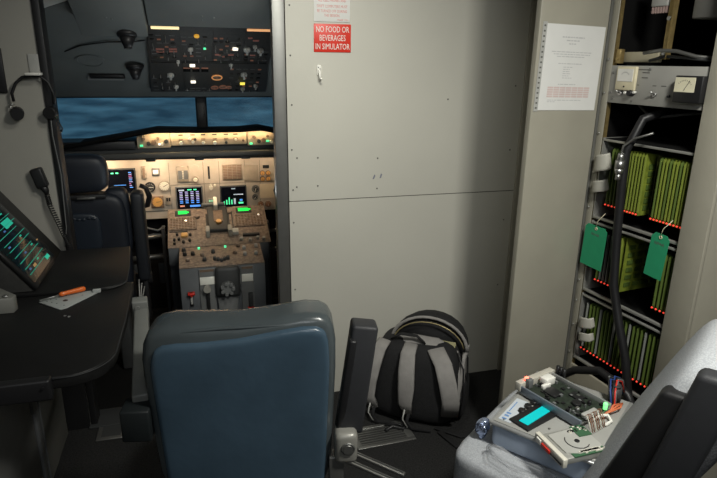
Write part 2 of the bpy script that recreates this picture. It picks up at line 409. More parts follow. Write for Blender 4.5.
solo(MB().cyl((0, 0, -.002), (0, 0, .004), .062, seg=32, M=Matrix.Diagonal((1.1, .8, 1, 1))).ring((0, 0, .004), .058, .002, 32), 'cover_plate', CEILG, 'oval grey cover plate in the cockpit ceiling lining', 'cover plate', OVC @ T(-.565, .30, 0))
t = thing('grab_handle', 'dark grab handle with a pale ledge above the left windshield', 'handle', OVC @ T(-.51, .13, 0))
MB().box(-.085, -.0, 0, .085, .03, .02, .006).build('handle_bar', BLACK, t)
MB().box(-.10, -.03, 0, .075, -.008, .012, .003).build('ledge', LIGHTG, t)
solo(MB().box(-.1, -.02, 0, .15, .02, .008, .003), 'lining_strip', WHITE, 'pale beige strip slanting across the ceiling at top left', 'strip', OVC @ T(-.62, .80, 0.002) @ rotz(.55))
solo(MB().tube([(-.66, .38, 0), (-.58, .45, .006), (-.46, .49, .008), (-.33, .50, .008), (-.29, .50, 0)], .0035), 'cable', DARKG, 'thin dark cable looping across the cockpit ceiling', 'cable', OVC)

# ================= OVERHEAD PANEL =================
ov = thing('overhead_panel', 'dark overhead switch panel with lit strips and knobs above the windshield', 'instrument panel', OVF @ T(0, -.004, -.008))
MB().prism([(-.312, 0), (.318, 0), (.30, .33), (.325, .70), (-.268, .70), (-.29, .33)], -.02, .0, bev=.004).build('panel_board', OVH, ov)
mb = MB()
for x in (-.272, -.13, .018, .165): mb.box(x-.001, .37, 0, x+.001, .65, .003)
for y in (.345, .36): mb.box(-.28, y, 0, .29, y+.002, .003)
for x in (-.13, .155): mb.box(x-.001, .02, 0, x+.001, .34, .003)
mb.build('panel_seam', BLACK, ov)
MB().box(-.25, .668, 0, -.13, .682, .008, .002).build('lamp_strip', E_WARM, ov)
MB().box(.17, .670, 0, .295, .681, .008, .002).build('lamp_strip', E_WARMO, ov)
def knob(x, y, r, m, par=ov, h=.025):
    MB().cyl((x, y, 0), (x, y, h*.5), r, r*.9, 14).box(x-r*.28, y-r*.95, h*.4, x+r*.28, y+r*.95, h).build('knob', m, par)
for x, y, r in [(-.195, .214, .018), (-.176, .077, .014), (-.087, .489, .014), (-.151, .362, .009), (.18, .494, .018), (.246, .486, .018), (.217, .525, .011), (.108, .337, .011), (.18, .225, .018), (.251, .092, .013), (.182, .053, .013)]:
    knob(x, y, r, LIGHTG)
for x, y, m in [(-.083, .321, E_WHT), (-.084, .135, E_WHT), (.124, .498, E_WHT), (.178, .116, E_YEL), (-.021, .496, E_GRNS)]:
    s_ = .013 if m is not E_GRNS else .006
    MB().box(x-s_, y-s_*.8, 0, x+s_, y+s_*.8, .008, .002).build('indicator_light', m, ov)
for x, y, w_ in [(-.227, .479, .018), (-.168, .481, .018), (-.227, .455, .018), (-.168, .46, .018), (.218, .577, .014), (.212, .435, .013), (.042, .433, .014), (.105, .435, .014), (.075, .415, .012), (.19, .60, .01)]:
    MB().box(x-w_, y-.005, 0, x+w_, y+.005, .004).build('legend_light', E_REDD, ov)
for x, y, r, m in [(.04, .188, .026, E_ORG), (.029, .065, .018, E_ORGD), (.073, .072, .018, E_ORGD), (.105, .068, .014, E_ORGD)]:
    g = MB().ring((x, y, .004), r, .0035, 18).build('gauge', m, ov)
    MB().cyl((x, y, 0), (x, y, .004), r*.93, seg=18).build('gauge_face', BROWN, g)
    MB().box(x-.0015, y-r*.6, .004, x+.0015, y+r*.6, .006).build('needle', E_ORGD, g)
for k in range(3):
    x = -.112 + k*.045
    g = MB().box(x-.018, .255, 0, x+.018, .285, .005).build('readout_window', BLACKM, ov)
    MB().box(x-.017, .286, 0, x+.017, .293, .004).build('readout_rim', E_ORGD, g)
MB().cyl((-.056, .61, 0), (-.056, .61, .008), .012, seg=8).build('warning_light', em('light_gold', (.9, .45, .05), .45), ov)
rr = random.Random(3)
mb = MB(); mb2 = MB(); n = 0
for bx, by, nx, ny, dx, dy in [(-.255, .40, 4, 7, .03, .034), (-.115, .38, 4, 7, .032, .036), (.03, .38, 5, 7, .027, .035), (.18, .38, 4, 5, .032, .03), (-.28, .03, 4, 5, .034, .045), (-.12, .02, 5, 2, .03, .03), (.115, .03, 5, 6, .036, .05)]:
    for i in range(nx):
        for j in range(ny):
            x = bx+i*dx; y = by+j*dy
            k = rr.random()
            if k < .28: mb.box(x-.009, y-.006, 0, x+.009, y+.006, .006, mi=0)
            elif k < .55: mb.box(x-.012, y-.0018, 0, x+.012, y+.0018, .002, mi=1)
            elif k < .8: mb.cyl((x, y, 0), (x, y-.004, .016), .0022, .003, 6, mi=2)
            elif k < .9: mb.box(x-.008, y-.004, 0, x+.008, y+.004, .004, mi=3)
o = mb.build('switches', [BLACK, MIDG, STEELD, E_ORGD], ov); o['kind'] = 'stuff'

# ================= MAIN INSTRUMENT PANEL =================
MPF = frame((.07, 3.70, .84), (1, 0, 0), (0, 0, 1))
mp = thing('main_instrument_panel', 'warm-lit beige main instrument panel below the glareshield', 'instrument panel', MPF)
MB().box(-1.1, -.20, -.05, -.245, .22, 0).box(-.245, -.165, -.05, .295, .22, 0).box(.295, -.18, -.05, 1.1, .22, 0).build('panel_board', PANB, mp)
mb = MB()
for x in (-.245, -.04, .055, .215, .31): mb.box(x-.0012, -.165, 0, x+.0012, .15, .0015)
mb.box(-.245, .008, 0, .4, .0105, .0015); mb.box(-.45, -.155, 0, -.27, -.148, .0015)
mb.build('panel_seam', SEAM, mp)
def display(x, y, w_, h_, kind):
    b = MB().box(x-w_/2-.008, y-h_/2-.01, 0, x+w_/2+.008, y+h_/2+.008, .012, .004).build('display', DARKG if kind != 'eicas' else MIDG, mp)
    mb = MB().box(x-w_/2, y-h_/2, .011, x+w_/2, y+h_/2, .0135, mi=0)
    r_ = random.Random(5)
    q = .0145
    if kind == 'eicas':
        for c in range(4):
            for k in range(7):
                xx = x-w_*.33+c*w_*.22; yy = y+h_*.30-k*h_*.085
                mb.box(xx-.009, yy-.0028, .0135, xx+.009, yy+.0028, q, mi=[2, 2, 1, 2, 2, 3, 3][k])
        mb.box(x-w_*.42, y+h_*.36, .0135, x-w_*.2, y+h_*.42, q, mi=1).box(x-.01, y+h_*.38, .0135, x+w_*.1, y+h_*.43, q, mi=4).box(x+w_*.18, y+h_*.38, .0135, x+w_*.3, y+h_*.43, q, mi=4)
        mb.box(x-w_*.4, y-h_*.40, .0135, x-w_*.22, y-h_*.33, q, mi=5).box(x+.0, y-h_*.42, .0135, x+w_*.42, y-h_*.33, q, mi=3)
    elif kind == 'eicas2':
        mb.box(x-.012, y+h_*.38, .0135, x+.012, y+h_*.43, q, mi=1)
        mb.box(x+.0, y+.01, .0135, x+w_*.4, y+.016, q, mi=1)
        for k, hh in enumerate((.02, .03, .045, .03)):
            mb.box(x-w_*.42+k*.016, y-h_*.40, .0135, x-w_*.42+k*.016+.007, y-h_*.40+hh, q, mi=4)
        mb.box(x+.0, y-h_*.40, .0135, x+.012, y-h_*.1, q, mi=1); mb.box(x+.03, y-h_*.38, .0135, x+.06, y-h_*.30, q, mi=4); mb.box(x+.038, y-h_*.25, .0135, x+.055, y-h_*.15, q, mi=3)
    else:
        mb.box(x-w_*.38, y+h_*.33, .0135, x-w_*.28, y+h_*.38, q, mi=4).box(x-w_*.2, y+h_*.33, .0135, x-w_*.1, y+h_*.38, q, mi=4)
        for k in range(9): mb.box(x+w_*.28, y+h_*.36-k*h_*.085, .0135, x+w_*.28+r_.uniform(.008, .02), y+h_*.39-k*h_*.085, q, mi=[3, 2, 6, 2][k % 4])
        mb.box(x-w_*.3, y-h_*.2, .0135, x+w_*.15, y-h_*.18, q, mi=3)
    mb.build('screen', [mat('screen_black', (0.004, 0.005, 0.009), .15), E_WHT if False else em('text_pale', (.35, .4, .45), .8), E_PURP, E_BLUE, E_GRNS, em('text_rose', (.6, .25, .15), .7), em('text_magenta', (.4, .08, .25), .7)], b)
display(-.52, .05, .15, .135, 'pfd'); display(-.134, -.076, .150, .134, 'eicas'); display(.137, -.078, .152, .126, 'eicas2'); display(.475, .03, .12, .13, 'pfd')
def gauge(x, y, r, face, rim=PANL, square=False, needle=DARKG, par=mp):
    b = (MB().box(x-r, y-r, 0, x+r, y+r, .010, .004) if square else MB().cyl((x, y, 0), (x, y, .009), r, r*.95, 24)).build('gauge', rim, par)
    mb = MB().cyl((x, y, .008), (x, y, .0115), r*.78, seg=24, mi=0)
    for k in range(12):
        a = k*PI/6; mb.box(-.0008, r*.58, 0, .0008, r*.72, .0006, mi=1, M=T(x, y, .0115) @ rotz(a))
    mb.box(-.0015, -r*.2, 0, .0015, r*.6, .0012, mi=1, M=T(x, y, .0115) @ rotz(.9+x*7))
    mb.build('gauge_face', [face, needle], b)
PALE = mat('gauge_pale', (.62, .60, .52), .4)
GOLD = mat('gauge_gold', (.62, .34, .10), .4)
gauge(-.363, .003, .032, DARKG, BLACK, needle=WHITE)
gauge(-.279, .006, .036, PALE)
gauge(-.327, -.092, .038, GOLD, BROWN, True, BROWN)
gauge(.279, -.037, .026, DARKG, MIDG, needle=PALE); gauge(.274, -.091, .02, DARKG, MIDG, needle=PALE)
for x in (.308, .356): gauge(x, -.14, .021, mat('gauge_copper', (.25, .11, .05), .4), BROWN, needle=PALE)
for dx, dy in ((-.018, .02), (.018, .02), (-.018, -.018), (.018, -.018)): gauge(.345+dx, .045+dy, .017, GOLD, BROWN, needle=BROWN)
b = MB().box(-.345, .072, 0, -.299, .12, .010, .005).build('gauge', MIDG, mp); MB().box(-.338, .083, .009, -.306, .108, .012, .002).build('gauge_face', WHITE, b)
MB().box(-.404, .054, 0, -.376, .134, .012, .005, mi=0).box(-.396, .064, .011, -.384, .126, .0135, mi=1).build('strip_gauge', [PANL, BROWN], mp)
MB().box(-.28, -.115, 0, -.244, -.058, .012, .004, mi=0).box(-.274, -.09, .011, -.263, -.068, .0135, mi=1).box(-.260, -.09, .011, -.249, -.068, .0135, mi=1).build('switch_pair', [PANL, BLACK], mp)
mb = MB().box(-.20, .027, 0, -.127, .127, .010, .004, mi=0)
for dx in (-.192, -.158):
    mb.box(dx, .045, .009, dx+.024, .10, .0125, mi=1)
for k in range(5): mb.box(-.168, .05+k*.010, .009, -.159, .055+k*.010, .013, mi=2)
mb.build('warning_annunciator', [PANL, MIDG, PALE], mp)
MB().cyl((-.089, .107, 0), (-.089, .107, .003), .026, seg=24).build('speaker_disc', PANB, mp)
MB().cyl((-.091, .04, 0), (-.091, .04, .012), .022, .02, 20, mi=0).cyl((-.091, .04, .012), (-.091, .04, .026), .013, .011, 16, mi=1).build('knob', [PANL, PALE], mp)
MB().box(-.013, .04, 0, -.001, .12, .003).build('lever_slot', BLACK, mp)
MB().cyl((0, -.013, 0), (0, -.013, .03), .011, .012, 14).box(-.006, -.03, .01, .006, .01, .02, .002).build('gear_lever', PALE, mp)
MB().cyl((.025, .0, 0), (.025, .0, .02), .007, seg=10).build('knob', PALE, mp)
mb = MB().box(-.02, -.118, 0, .026, -.085, .008, .002, mi=0)
for k in range(3): mb.box(-.017+k*.014, -.108, .008, -.007+k*.014, -.094, .009, mi=1)
mb.build('gear_lights', [PANL, em('light_mint', (.25, .6, .4), .6)], mp)
mb = MB().box(.074, .027, 0, .198, .129, .008, .004, mi=0)
for i in range(4):
    for j in range(9): mb.box(.080+i*.029, .034+j*.0102, .008, .106+i*.029, .041+j*.0102, .0105, mi=1)
mb.build('annunciator_panel', [PANL, BROWN], mp)
MB().box(.21, .012, 0, .30, .118, .004, .002).cyl((.255, .09, .004), (.255, .09, .006), .003, seg=8).cyl((.255, .035, .004), (.255, .035, .006), .003, seg=8).build('blank_plate', PANL, mp)
MB().box(.307, -.10, 0, .398, -.008, .003).box(.315, -.10, .003, .318, -.008, .004).build('placard', mat('placard_cream', (.58, .50, .36), .6), mp)
MB().box(.33, .096, 0, .37, .116, .008, .002).build('switch', BLACK, mp)

# ================= GLARESHIELD =================
gs = thing('glareshield', 'black glareshield with a glowing autopilot switch strip above the main panel', 'glareshield', frame((.07, 3.50, 1.10), (1, 0, 0), (0, 0, 1)))
top = [(-.88, .02), (-.427, .092), (-.287, .118), (-.05, .110), (.18, .110), (.301, .121), (.47, .085), (.9, .0)]
pts = [(-.88, -.035)] + [(x, y) for x, y in top] + [(.9, -.035)]
MB().prism(top + [(x, y-.017) for x, y in top[::-1]], -.16, .028, bev=.003).build('hood', BLACKM, gs)
MB().prism([(-.88, -.055), (.9, -.075), (.9, .0), (.5, .02), (-.45, .02), (-.88, .0)], -.17, -.02, bev=.002).build('lower_fascia', DARKG, gs)
MB().box(-.86, .003, -.12, -.405, .050, -.005, .004).build('side_module', BLACK, gs)
MB().box(-.9, -.048, -.02, .9, -.018, .012, .004).build('shelf_lip', mat('glareshield_grey', (.07, .07, .065), .5), gs)
EFIS = mat('mode_panel_beige', (.36, .29, .21), .5, 0, .08, 40)
MB().box(-.395, .008, -.1, -.214, .094, -.008, .002).build('display_selector_panel', EFIS, gs)
MB().box(-.212, .020, -.1, .219, .100, 0, .002).build('autopilot_panel', EFIS, gs)
MB().box(.226, .010, -.1, .42, .095, -.008, .002).build('display_selector_panel', EFIS, gs)
ap = MB()
for k, x in enumerate((-.155, -.088, -.03, .035, .10, .155)):
    ap.box(x-.013, .077, 0, x+.013, .084, .003, mi=0)
    ap.box(x-.012, .052, 0, x+.012, .060, .006, mi=1)
ap.build('readouts', [BLACK, BROWN], gs)
for x, y, r, m in [(-.155, .035, .011, PALE), (-.088, .040, .009, PALE), (-.105, .058, .009, PALE), (-.075, .055, .008, DARKG), (-.03, .035, .010, PALE), (.035, .032, .012, PALE), (.10, .033, .009, DARKG), (.155, .05, .008, PALE), (.20, .042, .007, BROWN)]:
    MB().cyl((x, y, 0), (x, y, .02), r, r*.85, 14).build('knob', m, gs)
for x0 in (-.395, .23):
    for k, (dx, y, r, m) in enumerate([(.035, .06, .011, BROWN), (.062, .035, .012, DARKG), (.09, .04, .015, BROWN), (.115, .065, .009, BROWN), (.135, .03, .010, PALE), (.158, .045, .012, DARKG)]):
        MB().cyl((x0+dx, y, -.008), (x0+dx, y, .012), r, r*.85, 14).build('knob', m, gs)
for x, y, m in [(-.372, .024, E_GRNS), (-.272, .030, E_WHT), (.245, .022, E_GRNS), (.343, .035, E_GRNS), (.315, .104, E_WHT)]:
    MB().box(x-.008, y-.005, -.008, x+.008, y+.005, .006, .001).build('indicator_light', m, gs)
for x in (-.33, -.06, .21, .47):
    MB().box(x-.026, -.068, -.03, x+.026, -.050, .004, .002).build('lamp_clip', BLACK, gs)
for x in (-.6, -.32, -.08, .10, .36): area('panel_flood_lamp', (.07+x, 3.575, 1.032), (.07+x, 3.72, .80), .10, .02, .65 if x in (-.08, .36) else .95, (1.0, .74, .48))
for x in (-.30, -.12, .10, .31): area('glareshield_lamp', (.07+x, 3.476, 1.192), (.07+x, 3.50, 1.14), .20, .008, 0.30, (1.0, .72, .38))

# ================= CENTRE PEDESTAL =================
pd = thing('center_pedestal', 'grey centre pedestal with throttles and two green-lit keypads between the pilot seats', 'pedestal', T(.09, 3.3, 0))
def yzprism(mb, pts, x0, x1, mi=0, bev=0.0):   # profile in (y,z), extruded along x
    return mb.prism(pts, x0, x1, mi=mi, bev=bev, M=Matrix(((0, 0, 1, 0), (1, 0, 0, 0), (0, 1, 0, 0), (0, 0, 0, 1))))
mb = MB(); yzprism(mb, [(.33, 0), (.33, .70), (.32, .705), (0, .565), (-.01, .47), (.05, .44), (.05, 0)], -.285, .285, bev=.003)
mb.build('forward_housing', PEDG, pd)
mb = MB(); yzprism(mb, [(.05, .0), (.05, .56), (0, .555), (-.25, .518), (-.25, 0)], -.225, .232, bev=.003); mb.build('aft_housing', PEDG, pd)
PTF = T(0, .32, .704) @ frame((0, 0, 0), (1, 0, 0), (0, .32, .14))
mb = MB(); mb.box(-.287, -.352, 0, .30, .004, .004, .002, M=PTF)
mb.build('top_plate', PEDB, pd)
def ped(name, m, par=pd): return name
def keypad(x0, x1, lx, label):
    g = MB().box(x0, -.20, .003, x1, .0, .012, .003, M=PTF).build('keypad_unit', PEDB, pd)
    MB().box(lx-.045, -.075, .011, lx+.05, -.02, .016, .003, M=PTF).build('display_frame', BLACK, g)
    pts = [(-.032, -.058), (.034, -.058), (.034, -.05), (.047, -.046), (.047, -.038), (.030, -.036), (.03, -.028), (-.032, -.028)]
    MB().prism([(lx+x*(1 if lx > 0 else .8), y) for x, y in pts], .016, .0175, M=PTF).build('display_screen', E_GRN, g)
    mb = MB()
    for i in range(9):
        for j in range(7):
            x = x0+.016+i*(x1-x0-.03)/8; y = -.095-j*.0155
            mb.box(x-.0055, y-.0045, .011, x+.0055, y+.0045, .016, M=PTF, mi=(i*j) % 5 == 1)
    mb.build('keys', [BROWN, PEDB], g)['kind'] = 'stuff'
keypad(-.282, -.122, -.20, ''); keypad(.10, .28, .165, '')
MB().box(-.085, .0, .01, .055, .022, .035, .006, M=PTF).build('reverser_bar', MIDG, pd)
mb = MB().box(-.055, -.24, .003, .065, -.01, .03, .008, M=PTF); mb.build('throttle_quadrant', DARKG, pd)
MB().box(-.02, -.17, .03, .035, -.06, .036, .002, M=PTF).build('quadrant_plate', BROWN, pd)
MB().cyl((.008, -.175, .03), (.008, -.175, .045), .018, .015, 16, M=PTF).build('knob', GOLD, pd)
MB().box(-.014, -.06, .03, .010, .03, .075, .006, M=PTF).build('throttle_lever', PALE, pd)
for x in (-.06, .068):
    MB().box(x-.006, -.25, .004, x+.006, -.06, .008, M=PTF).build('lever_slot', BLACK, pd)
    MB().box(x-.011, -.29, .008, x+.011, -.235, .06, .004, M=PTF).build('fuel_lever', mat('lever_grey', (.30, .29, .26), .5), pd)
MB().box(.088, -.25, .004, .095, -.04, .008, M=PTF).build('lever_slot', BLACK, pd)
MB().box(.082, -.275, .006, .118, -.235, .03, .003, M=PTF).build('flap_lever', LIGHTG, pd)
MB().box(.14, -.293, .003, .24, -.275, .02, .003, M=PTF).build('trim_bar', BLACK, pd)
MB().box(-.278, -.215, .003, -.175, -.208, .008, M=PTF).build('trim_bar', BLACK, pd)
for x, y, r, m in [(-.183, -.123, .007, E_WHT), (.253, -.10, .006, E_WHT)]: MB().cyl((x, y, .012), (x, y, .018), r, seg=10, M=PTF).build('indicator_light', m, pd)
for x, y in [(-.235, -.24), (-.225, -.285), (-.20, -.31), (-.165, -.30), (-.25, -.29), (-.25, -.32), (-.16, -.25)]:
    MB().cyl((x, y, .004), (x, y, .02), .008, .007, 12, M=PTF).build('knob', BLACK, pd)
MB().box(-.213, -.27, .004, -.175, -.235, .02, .006, M=PTF).build('knob', GOLD, pd)
MB().cyl((-.12, -.08, .004), (-.12, -.08, .02), .02, .016, 14, M=PTF).build('knob', PEDB, pd)
MB().cyl((.075, -.05, .004), (.075, -.05, .014), .017, .014, 14, M=PTF).build('knob', PEDB, pd)
for x, y in [(.13, -.32), (.18, -.335), (.225, -.32), (.26, -.33)]:
    MB().cyl((x, y, .004), (x, y, .025), .011, .009, 12, M=PTF).build('knob', mat('lever_grey', (.30, .29, .26), .5), pd)
PLF = T(.01, 0, .557) @ frame((0, 0, 0), (1, 0, 0), (0, .25, .037))
MB().box(-.235, -.25, 0, .222, -.0, .006, .002, M=PLF).build('aft_plate', PEDB, pd)
for x in (-.127, .021):
    MB().box(x-.006, -.035, .006, x+.006, -.022, .014, M=PLF).build('indicator_light', E_GRNS, pd)
for x, y, m in [(-.204, -.10, BLACK), (-.161, -.10, BLACK), (-.19, -.17, PEDB), (-.11, -.12, PEDB), (-.10, -.18, DARKG), (.095, -.03, PEDB), (.123, -.147, LIGHTG), (.185, -.145, LIGHTG), (.125, -.069, LIGHTG), (.195, -.053, LIGHTG), (.07, -.12, PEDB), (-.05, -.09, DARKG), (-.21, -.045, DARKG)]:
    MB().cyl((x, y, .006), (x, y, .026), .012, .009, 12, M=PLF).build('knob', m, pd)
for k in range(5): MB().cyl((-.045+k*.018, -.205+.012*abs(k-2), .004), (-.045+k*.018, -.205+.012*abs(k-2), .026), .009, seg=10, M=PLF).build('trim_knob', DARKG, pd)
PFF = T(.01, -.25, .52) @ frame((0, 0, 0), (1, 0, 0), (0, 0, 1))
SILVER = mat('brushed_plate', (.85, .85, .78), .35, .1)
for x0, x1 in ((-.135, -.05), (.088, .158)):
    MB().box(x0, -.5, 0, x1, -.005, .012, .003, M=PFF).build('quadrant_cover', MIDG, pd)
    MB().box(x0+.004, -.094, .012, x1-.004, -.05, .016, .001, M=PFF, mi=0).box(x0+.006, -.02, .012, x1-.006, -.008, .014, M=PFF, mi=1).build('stainless_plate', [SILVER, BROWN], pd)
mb = MB().box(-.05, -.165, 0, .082, .01, .055, .02, M=PFF); mb.build('trim_wheel_housing', DARKG, pd)
mb = MB().cyl((.011, -.105, .05), (.011, -.105, .075), .042, .030, 20, M=PFF)
for k in range(7): mb.cyl((.011+.03*math.cos(k*.9), -.105+.03*math.sin(k*.9), .06), (.011+.03*math.cos(k*.9), -.105+.03*math.sin(k*.9), .088), .012, .009, 10, M=PFF)
mb.build('rudder_trim_knob', MIDG, pd)
MB().prism([(-.042, -.52), (.066, -.52), (.055, -.32), (.070, -.165), (-.044, -.165), (-.032, -.32)], .0, .03, bev=.004, M=PFF).build('center_spine', MIDG, pd)
MB().box(-.20, -.145, .0, -.162, -.132, .03, .003, M=PFF).box(-.186, -.155, .0, -.176, -.132, .028, .002, M=PFF).build('red_handle', RED, pd)
MB().box(-.186, -.20, .0, -.176, -.155, .02, .002, M=PFF, mi=0).box(-.19, -.215, 0, -.172, -.2, .01, M=PFF, mi=1).build('handle_stem', [LIGHTG, BLACK], pd)
MB().cyl((-.096, -.11, .012), (-.096, -.11, .05), .017, .02, 16, M=PFF).build('knob', mat('lever_grey', (.30, .29, .26), .5), pd)
MB().box(-.102, -.28, .012, -.084, -.12, .03, .003, M=PFF).build('brake_lever', BLACK, pd)
MB().box(.124, -.24, .012, .148, -.16, .035, .003, M=PFF).build('brake_lever', DARKG, pd)
MB().cyl((.135, -.245, .02), (.135, -.285, .03), .018, .021, 14, M=PFF).build('red_knob', RED, pd)

# ================= SEATS, YOKES IN THE COCKPIT =================
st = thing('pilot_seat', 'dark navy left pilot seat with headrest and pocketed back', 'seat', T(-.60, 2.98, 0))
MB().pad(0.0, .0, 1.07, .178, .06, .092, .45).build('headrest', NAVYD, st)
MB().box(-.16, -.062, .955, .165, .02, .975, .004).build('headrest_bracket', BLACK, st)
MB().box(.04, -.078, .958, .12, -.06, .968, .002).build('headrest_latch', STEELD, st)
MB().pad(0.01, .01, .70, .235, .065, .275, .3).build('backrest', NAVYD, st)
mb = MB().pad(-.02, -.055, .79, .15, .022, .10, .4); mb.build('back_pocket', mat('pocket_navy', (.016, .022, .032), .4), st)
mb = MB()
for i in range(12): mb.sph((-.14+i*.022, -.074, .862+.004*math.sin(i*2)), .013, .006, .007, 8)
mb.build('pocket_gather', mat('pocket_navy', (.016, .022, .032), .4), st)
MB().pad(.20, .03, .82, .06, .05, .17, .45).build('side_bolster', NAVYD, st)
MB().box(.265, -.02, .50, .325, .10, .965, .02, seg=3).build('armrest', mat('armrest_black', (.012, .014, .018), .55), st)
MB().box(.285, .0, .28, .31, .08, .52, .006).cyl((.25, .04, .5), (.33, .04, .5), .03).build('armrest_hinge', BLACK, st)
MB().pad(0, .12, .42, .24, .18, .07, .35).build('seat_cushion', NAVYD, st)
for s in (-.2, .14): MB().box(s, .0, .0, s+.06, .26, .36, .01).build('seat_rail', DARKG, st)
mb = MB()
for k in range(3): mb.tube([(.27+.012*k, -.03, .52-.02*k), (.262, -.04, .35), (.28+.01*k, -.03, .2), (.30, 0, .02)], .004)
mb.build('cables', STEELD, st)
def yoke(cx, lab):
    t = thing('control_yoke', lab, 'control wheel', T(cx, 3.33, .82), 'pilot control yokes')
    MB().tube([(0, .22, -.82), (0, .16, -.3), (0, .10, -.05), (0, .03, 0.01)], .025).build('column', DARKG, t)
    MB().box(-.06, -.02, -.02, .06, .03, .04, .01).build('hub', BLACK, t)
    mb = MB()
    for s in (-1, 1):
        mb.tube([(s*.04, 0, .0), (s*.11, 0, -.015), (s*.155, -.01, .0), (s*.17, -.015, .05), (s*.155, -.02, .10), (s*.125, -.02, .115)], [.014, .014, .016, .016, .014, .012])
    mb.build('wheel_horns', BLACK, t)
yoke(-.44, 'black control yoke horn showing beside the left pilot seat'); yoke(.60, 'black control yoke at the edge of the door jamb')
# things in the foot wells
t = thing('rudder_pedals', 'dim metal rudder pedal gear in the dark left foot well', 'pedals', T(-.345, 3.68, 0))
MB().cyl((-.12, 0, .52), (.12, 0, .53), .012).cyl((-.12, -.03, .40), (.12, -.03, .41), .016).build('cross_rod', STEELD, t)
for s in (-.09, .06): MB().box(s, -.03, .22, s+.06, .0, .36, .01).build('pedal', DARKG, t)
MB().box(-.14, -.08, .0, -.11, .0, .6, .004).box(.1, -.08, 0, .12, 0, .6, .004).build('pedal_frame', DARKG, t)
mb = MB().tube([(-.1, -.04, .60), (-.05, -.06, .57), (0, -.05, .61), (.08, -.06, .585), (.12, -.02, .6)], .006).tube([(-.12, -.04, .56), (-.03, -.06, .54), (.05, -.05, .56), (.13, -.05, .55)], .005)
mb.build('cables', MIDG, t)
t = thing('rudder_pedals', 'dim metal rudder pedal gear in the dark right foot well', 'pedals', T(.53, 3.68, 0))
MB().cyl((-.12, 0, .52), (.12, 0, .53), .012).cyl((-.12, -.03, .40), (.12, -.03, .41), .016).build('cross_rod', STEELD, t)
MB().box(-.14, -.08, .0, -.11, .0, .6, .004).box(.1, -.08, 0, .12, 0, .6, .004).build('pedal_frame', DARKG, t)

# ================= LEFT: DESK, CONSOLE, WALL ITEMS =================
DZ = .84
t = thing('instructor_desk', 'black laminate desk with rounded corner along the left side', 'desk', T(0, 0, 0))
def arc(cx, cy, r, a0, a1, n=8): return [(cx+r*math.cos(math.radians(a0+(a1-a0)*i/n)), cy+r*math.sin(math.radians(a0+(a1-a0)*i/n))) for i in range(n+1)]
pts = [(-1.25, 1.42)] + arc(-.365, 1.535, .115, -80, 0) + [(-.246, 1.75), (-.25, 2.06), (-1.25, 2.06)]
MB().prism(pts, DZ-.035, DZ, bev=.004).build('desk_top', DESK, t)
MB().box(-1.25, 1.395, DZ-.05, -.385, 1.425, DZ+.006, .006, seg=3).cyl((-.40, 1.393, DZ-.012), (-.40, 1.390, DZ-.012), .004, seg=8).build('front_lip', BLACK, t)
pts = [(-1.25, 1.99)] + arc(-.345, 2.065, .075, -90, 0) + [(-.275, 2.2), (-.295, 2.455), (-1.25, 2.455)]
MB().prism(pts, DZ, DZ+.012, bev=.003).build('rear_top', DESK, t)
MB().tube([(x, y, DZ+.006) for x, y in pts[2:-1]], .0018).build('edge_trim', DARKG, t)
MB().tube([(x, y, DZ-.004) for x, y in ([(-.385, 1.418)] + arc(-.365, 1.535, .117, -75, 0) + [(-.245, 1.75), (-.249, 2.0)])], .0015).build('edge_trim', DARKG, t)
t = thing('desk_cabinet', 'dark grey metal cabinet under the instructor desk', 'cabinet', T(0, 0, 0))
MB().box(-1.2, 1.55, 0.0, -.635, 2.455, .80, .004).build('body', mat('cabinet_grey', (.15, .15, .135), .5), t)
MB().box(-.635, 2.02, .0, -.618, 2.06, .80, .003).box(-.635, 2.09, .0, -.622, 2.10, .80, .002).build('corner_post', mat('cabinet_post', (.20, .205, .21), .4, .3), t)
MB().box(-.636, 1.60, .05, -.622, 2.0, .76, .004).build('door', mat('cabinet_door', (.16, .16, .155), .4, .3), t)
MB().box(-.636, 1.985, .40, -.612, 2.015, .52, .003).build('hinge', STEELD, t)
MB().prism([(-.02, -.04), (.02, -.03), (.03, .0), (.01, .04), (-.02, .035)], 0, .0008, M=frame((-.6215, 1.93, .08), (0, 1, 0), (0, 0, 1))).build('sticker', PAPER, t)
# instrument console with tilted display
CT = Matrix(((0, 1, 0, 0), (1, 0, 0, 0), (0, 0, 1, 0), (0, 0, 0, 1)))
t = thing('display_console', 'dark sloped console with a green-lit situation display on the desk', 'console', T(0, 0, 0))
prof = [(-.555, DZ+.014), (-.775, DZ+.325), (-.80, DZ+.345), (-1.2, DZ+.345), (-1.2, DZ+.014)]
YX = Matrix(((1, 0, 0, 0), (0, 0, 1, 0), (0, 1, 0, 0), (0, 0, 0, 1)))   # (x,z) profile along y
MB().prism(prof, 2.00, 2.452, bev=.006, M=YX).build('housing', mat('console_grey', (.035, .035, .033), .6, 0, .15, 60), t)
CF = frame((-.555, 2.452, DZ+.014), (0, 1, 0), (-.22, 0, .311))       # u along +y, v up the slope, n outward
mb = MB()
b = MB().prism([(-.45, .0), (-.19, .0), (-.12, .05), (-.10, .30), (-.13, .375), (-.45, .375)], .001, .02, bev=.006, M=CF).build('bezel', mat('bezel_black', (.014, .014, .014), .4), t)
scr = MB()
u0, u1, v0, v1 = -.44, -.15, .02, .345
def crt(u, v):  # slightly bulged glass
    a = (u-u0)/(u1-u0)*2-1; c = (v-v0)/(v1-v0)*2-1
    return (u, v, .021+.012*(1-a*a)*(1-c*c))
N_ = 12
g = [[scr.bm.verts.new(crt(u0+(u1-u0)*i/N_, v0+(v1-v0)*j/N_)) for j in range(N_+1)] for i in range(N_+1)]
for i in range(N_):
    for j in range(N_): scr.bm.faces.new((g[i][j], g[i+1][j], g[i+1][j+1], g[i][j+1])).material_index = 0
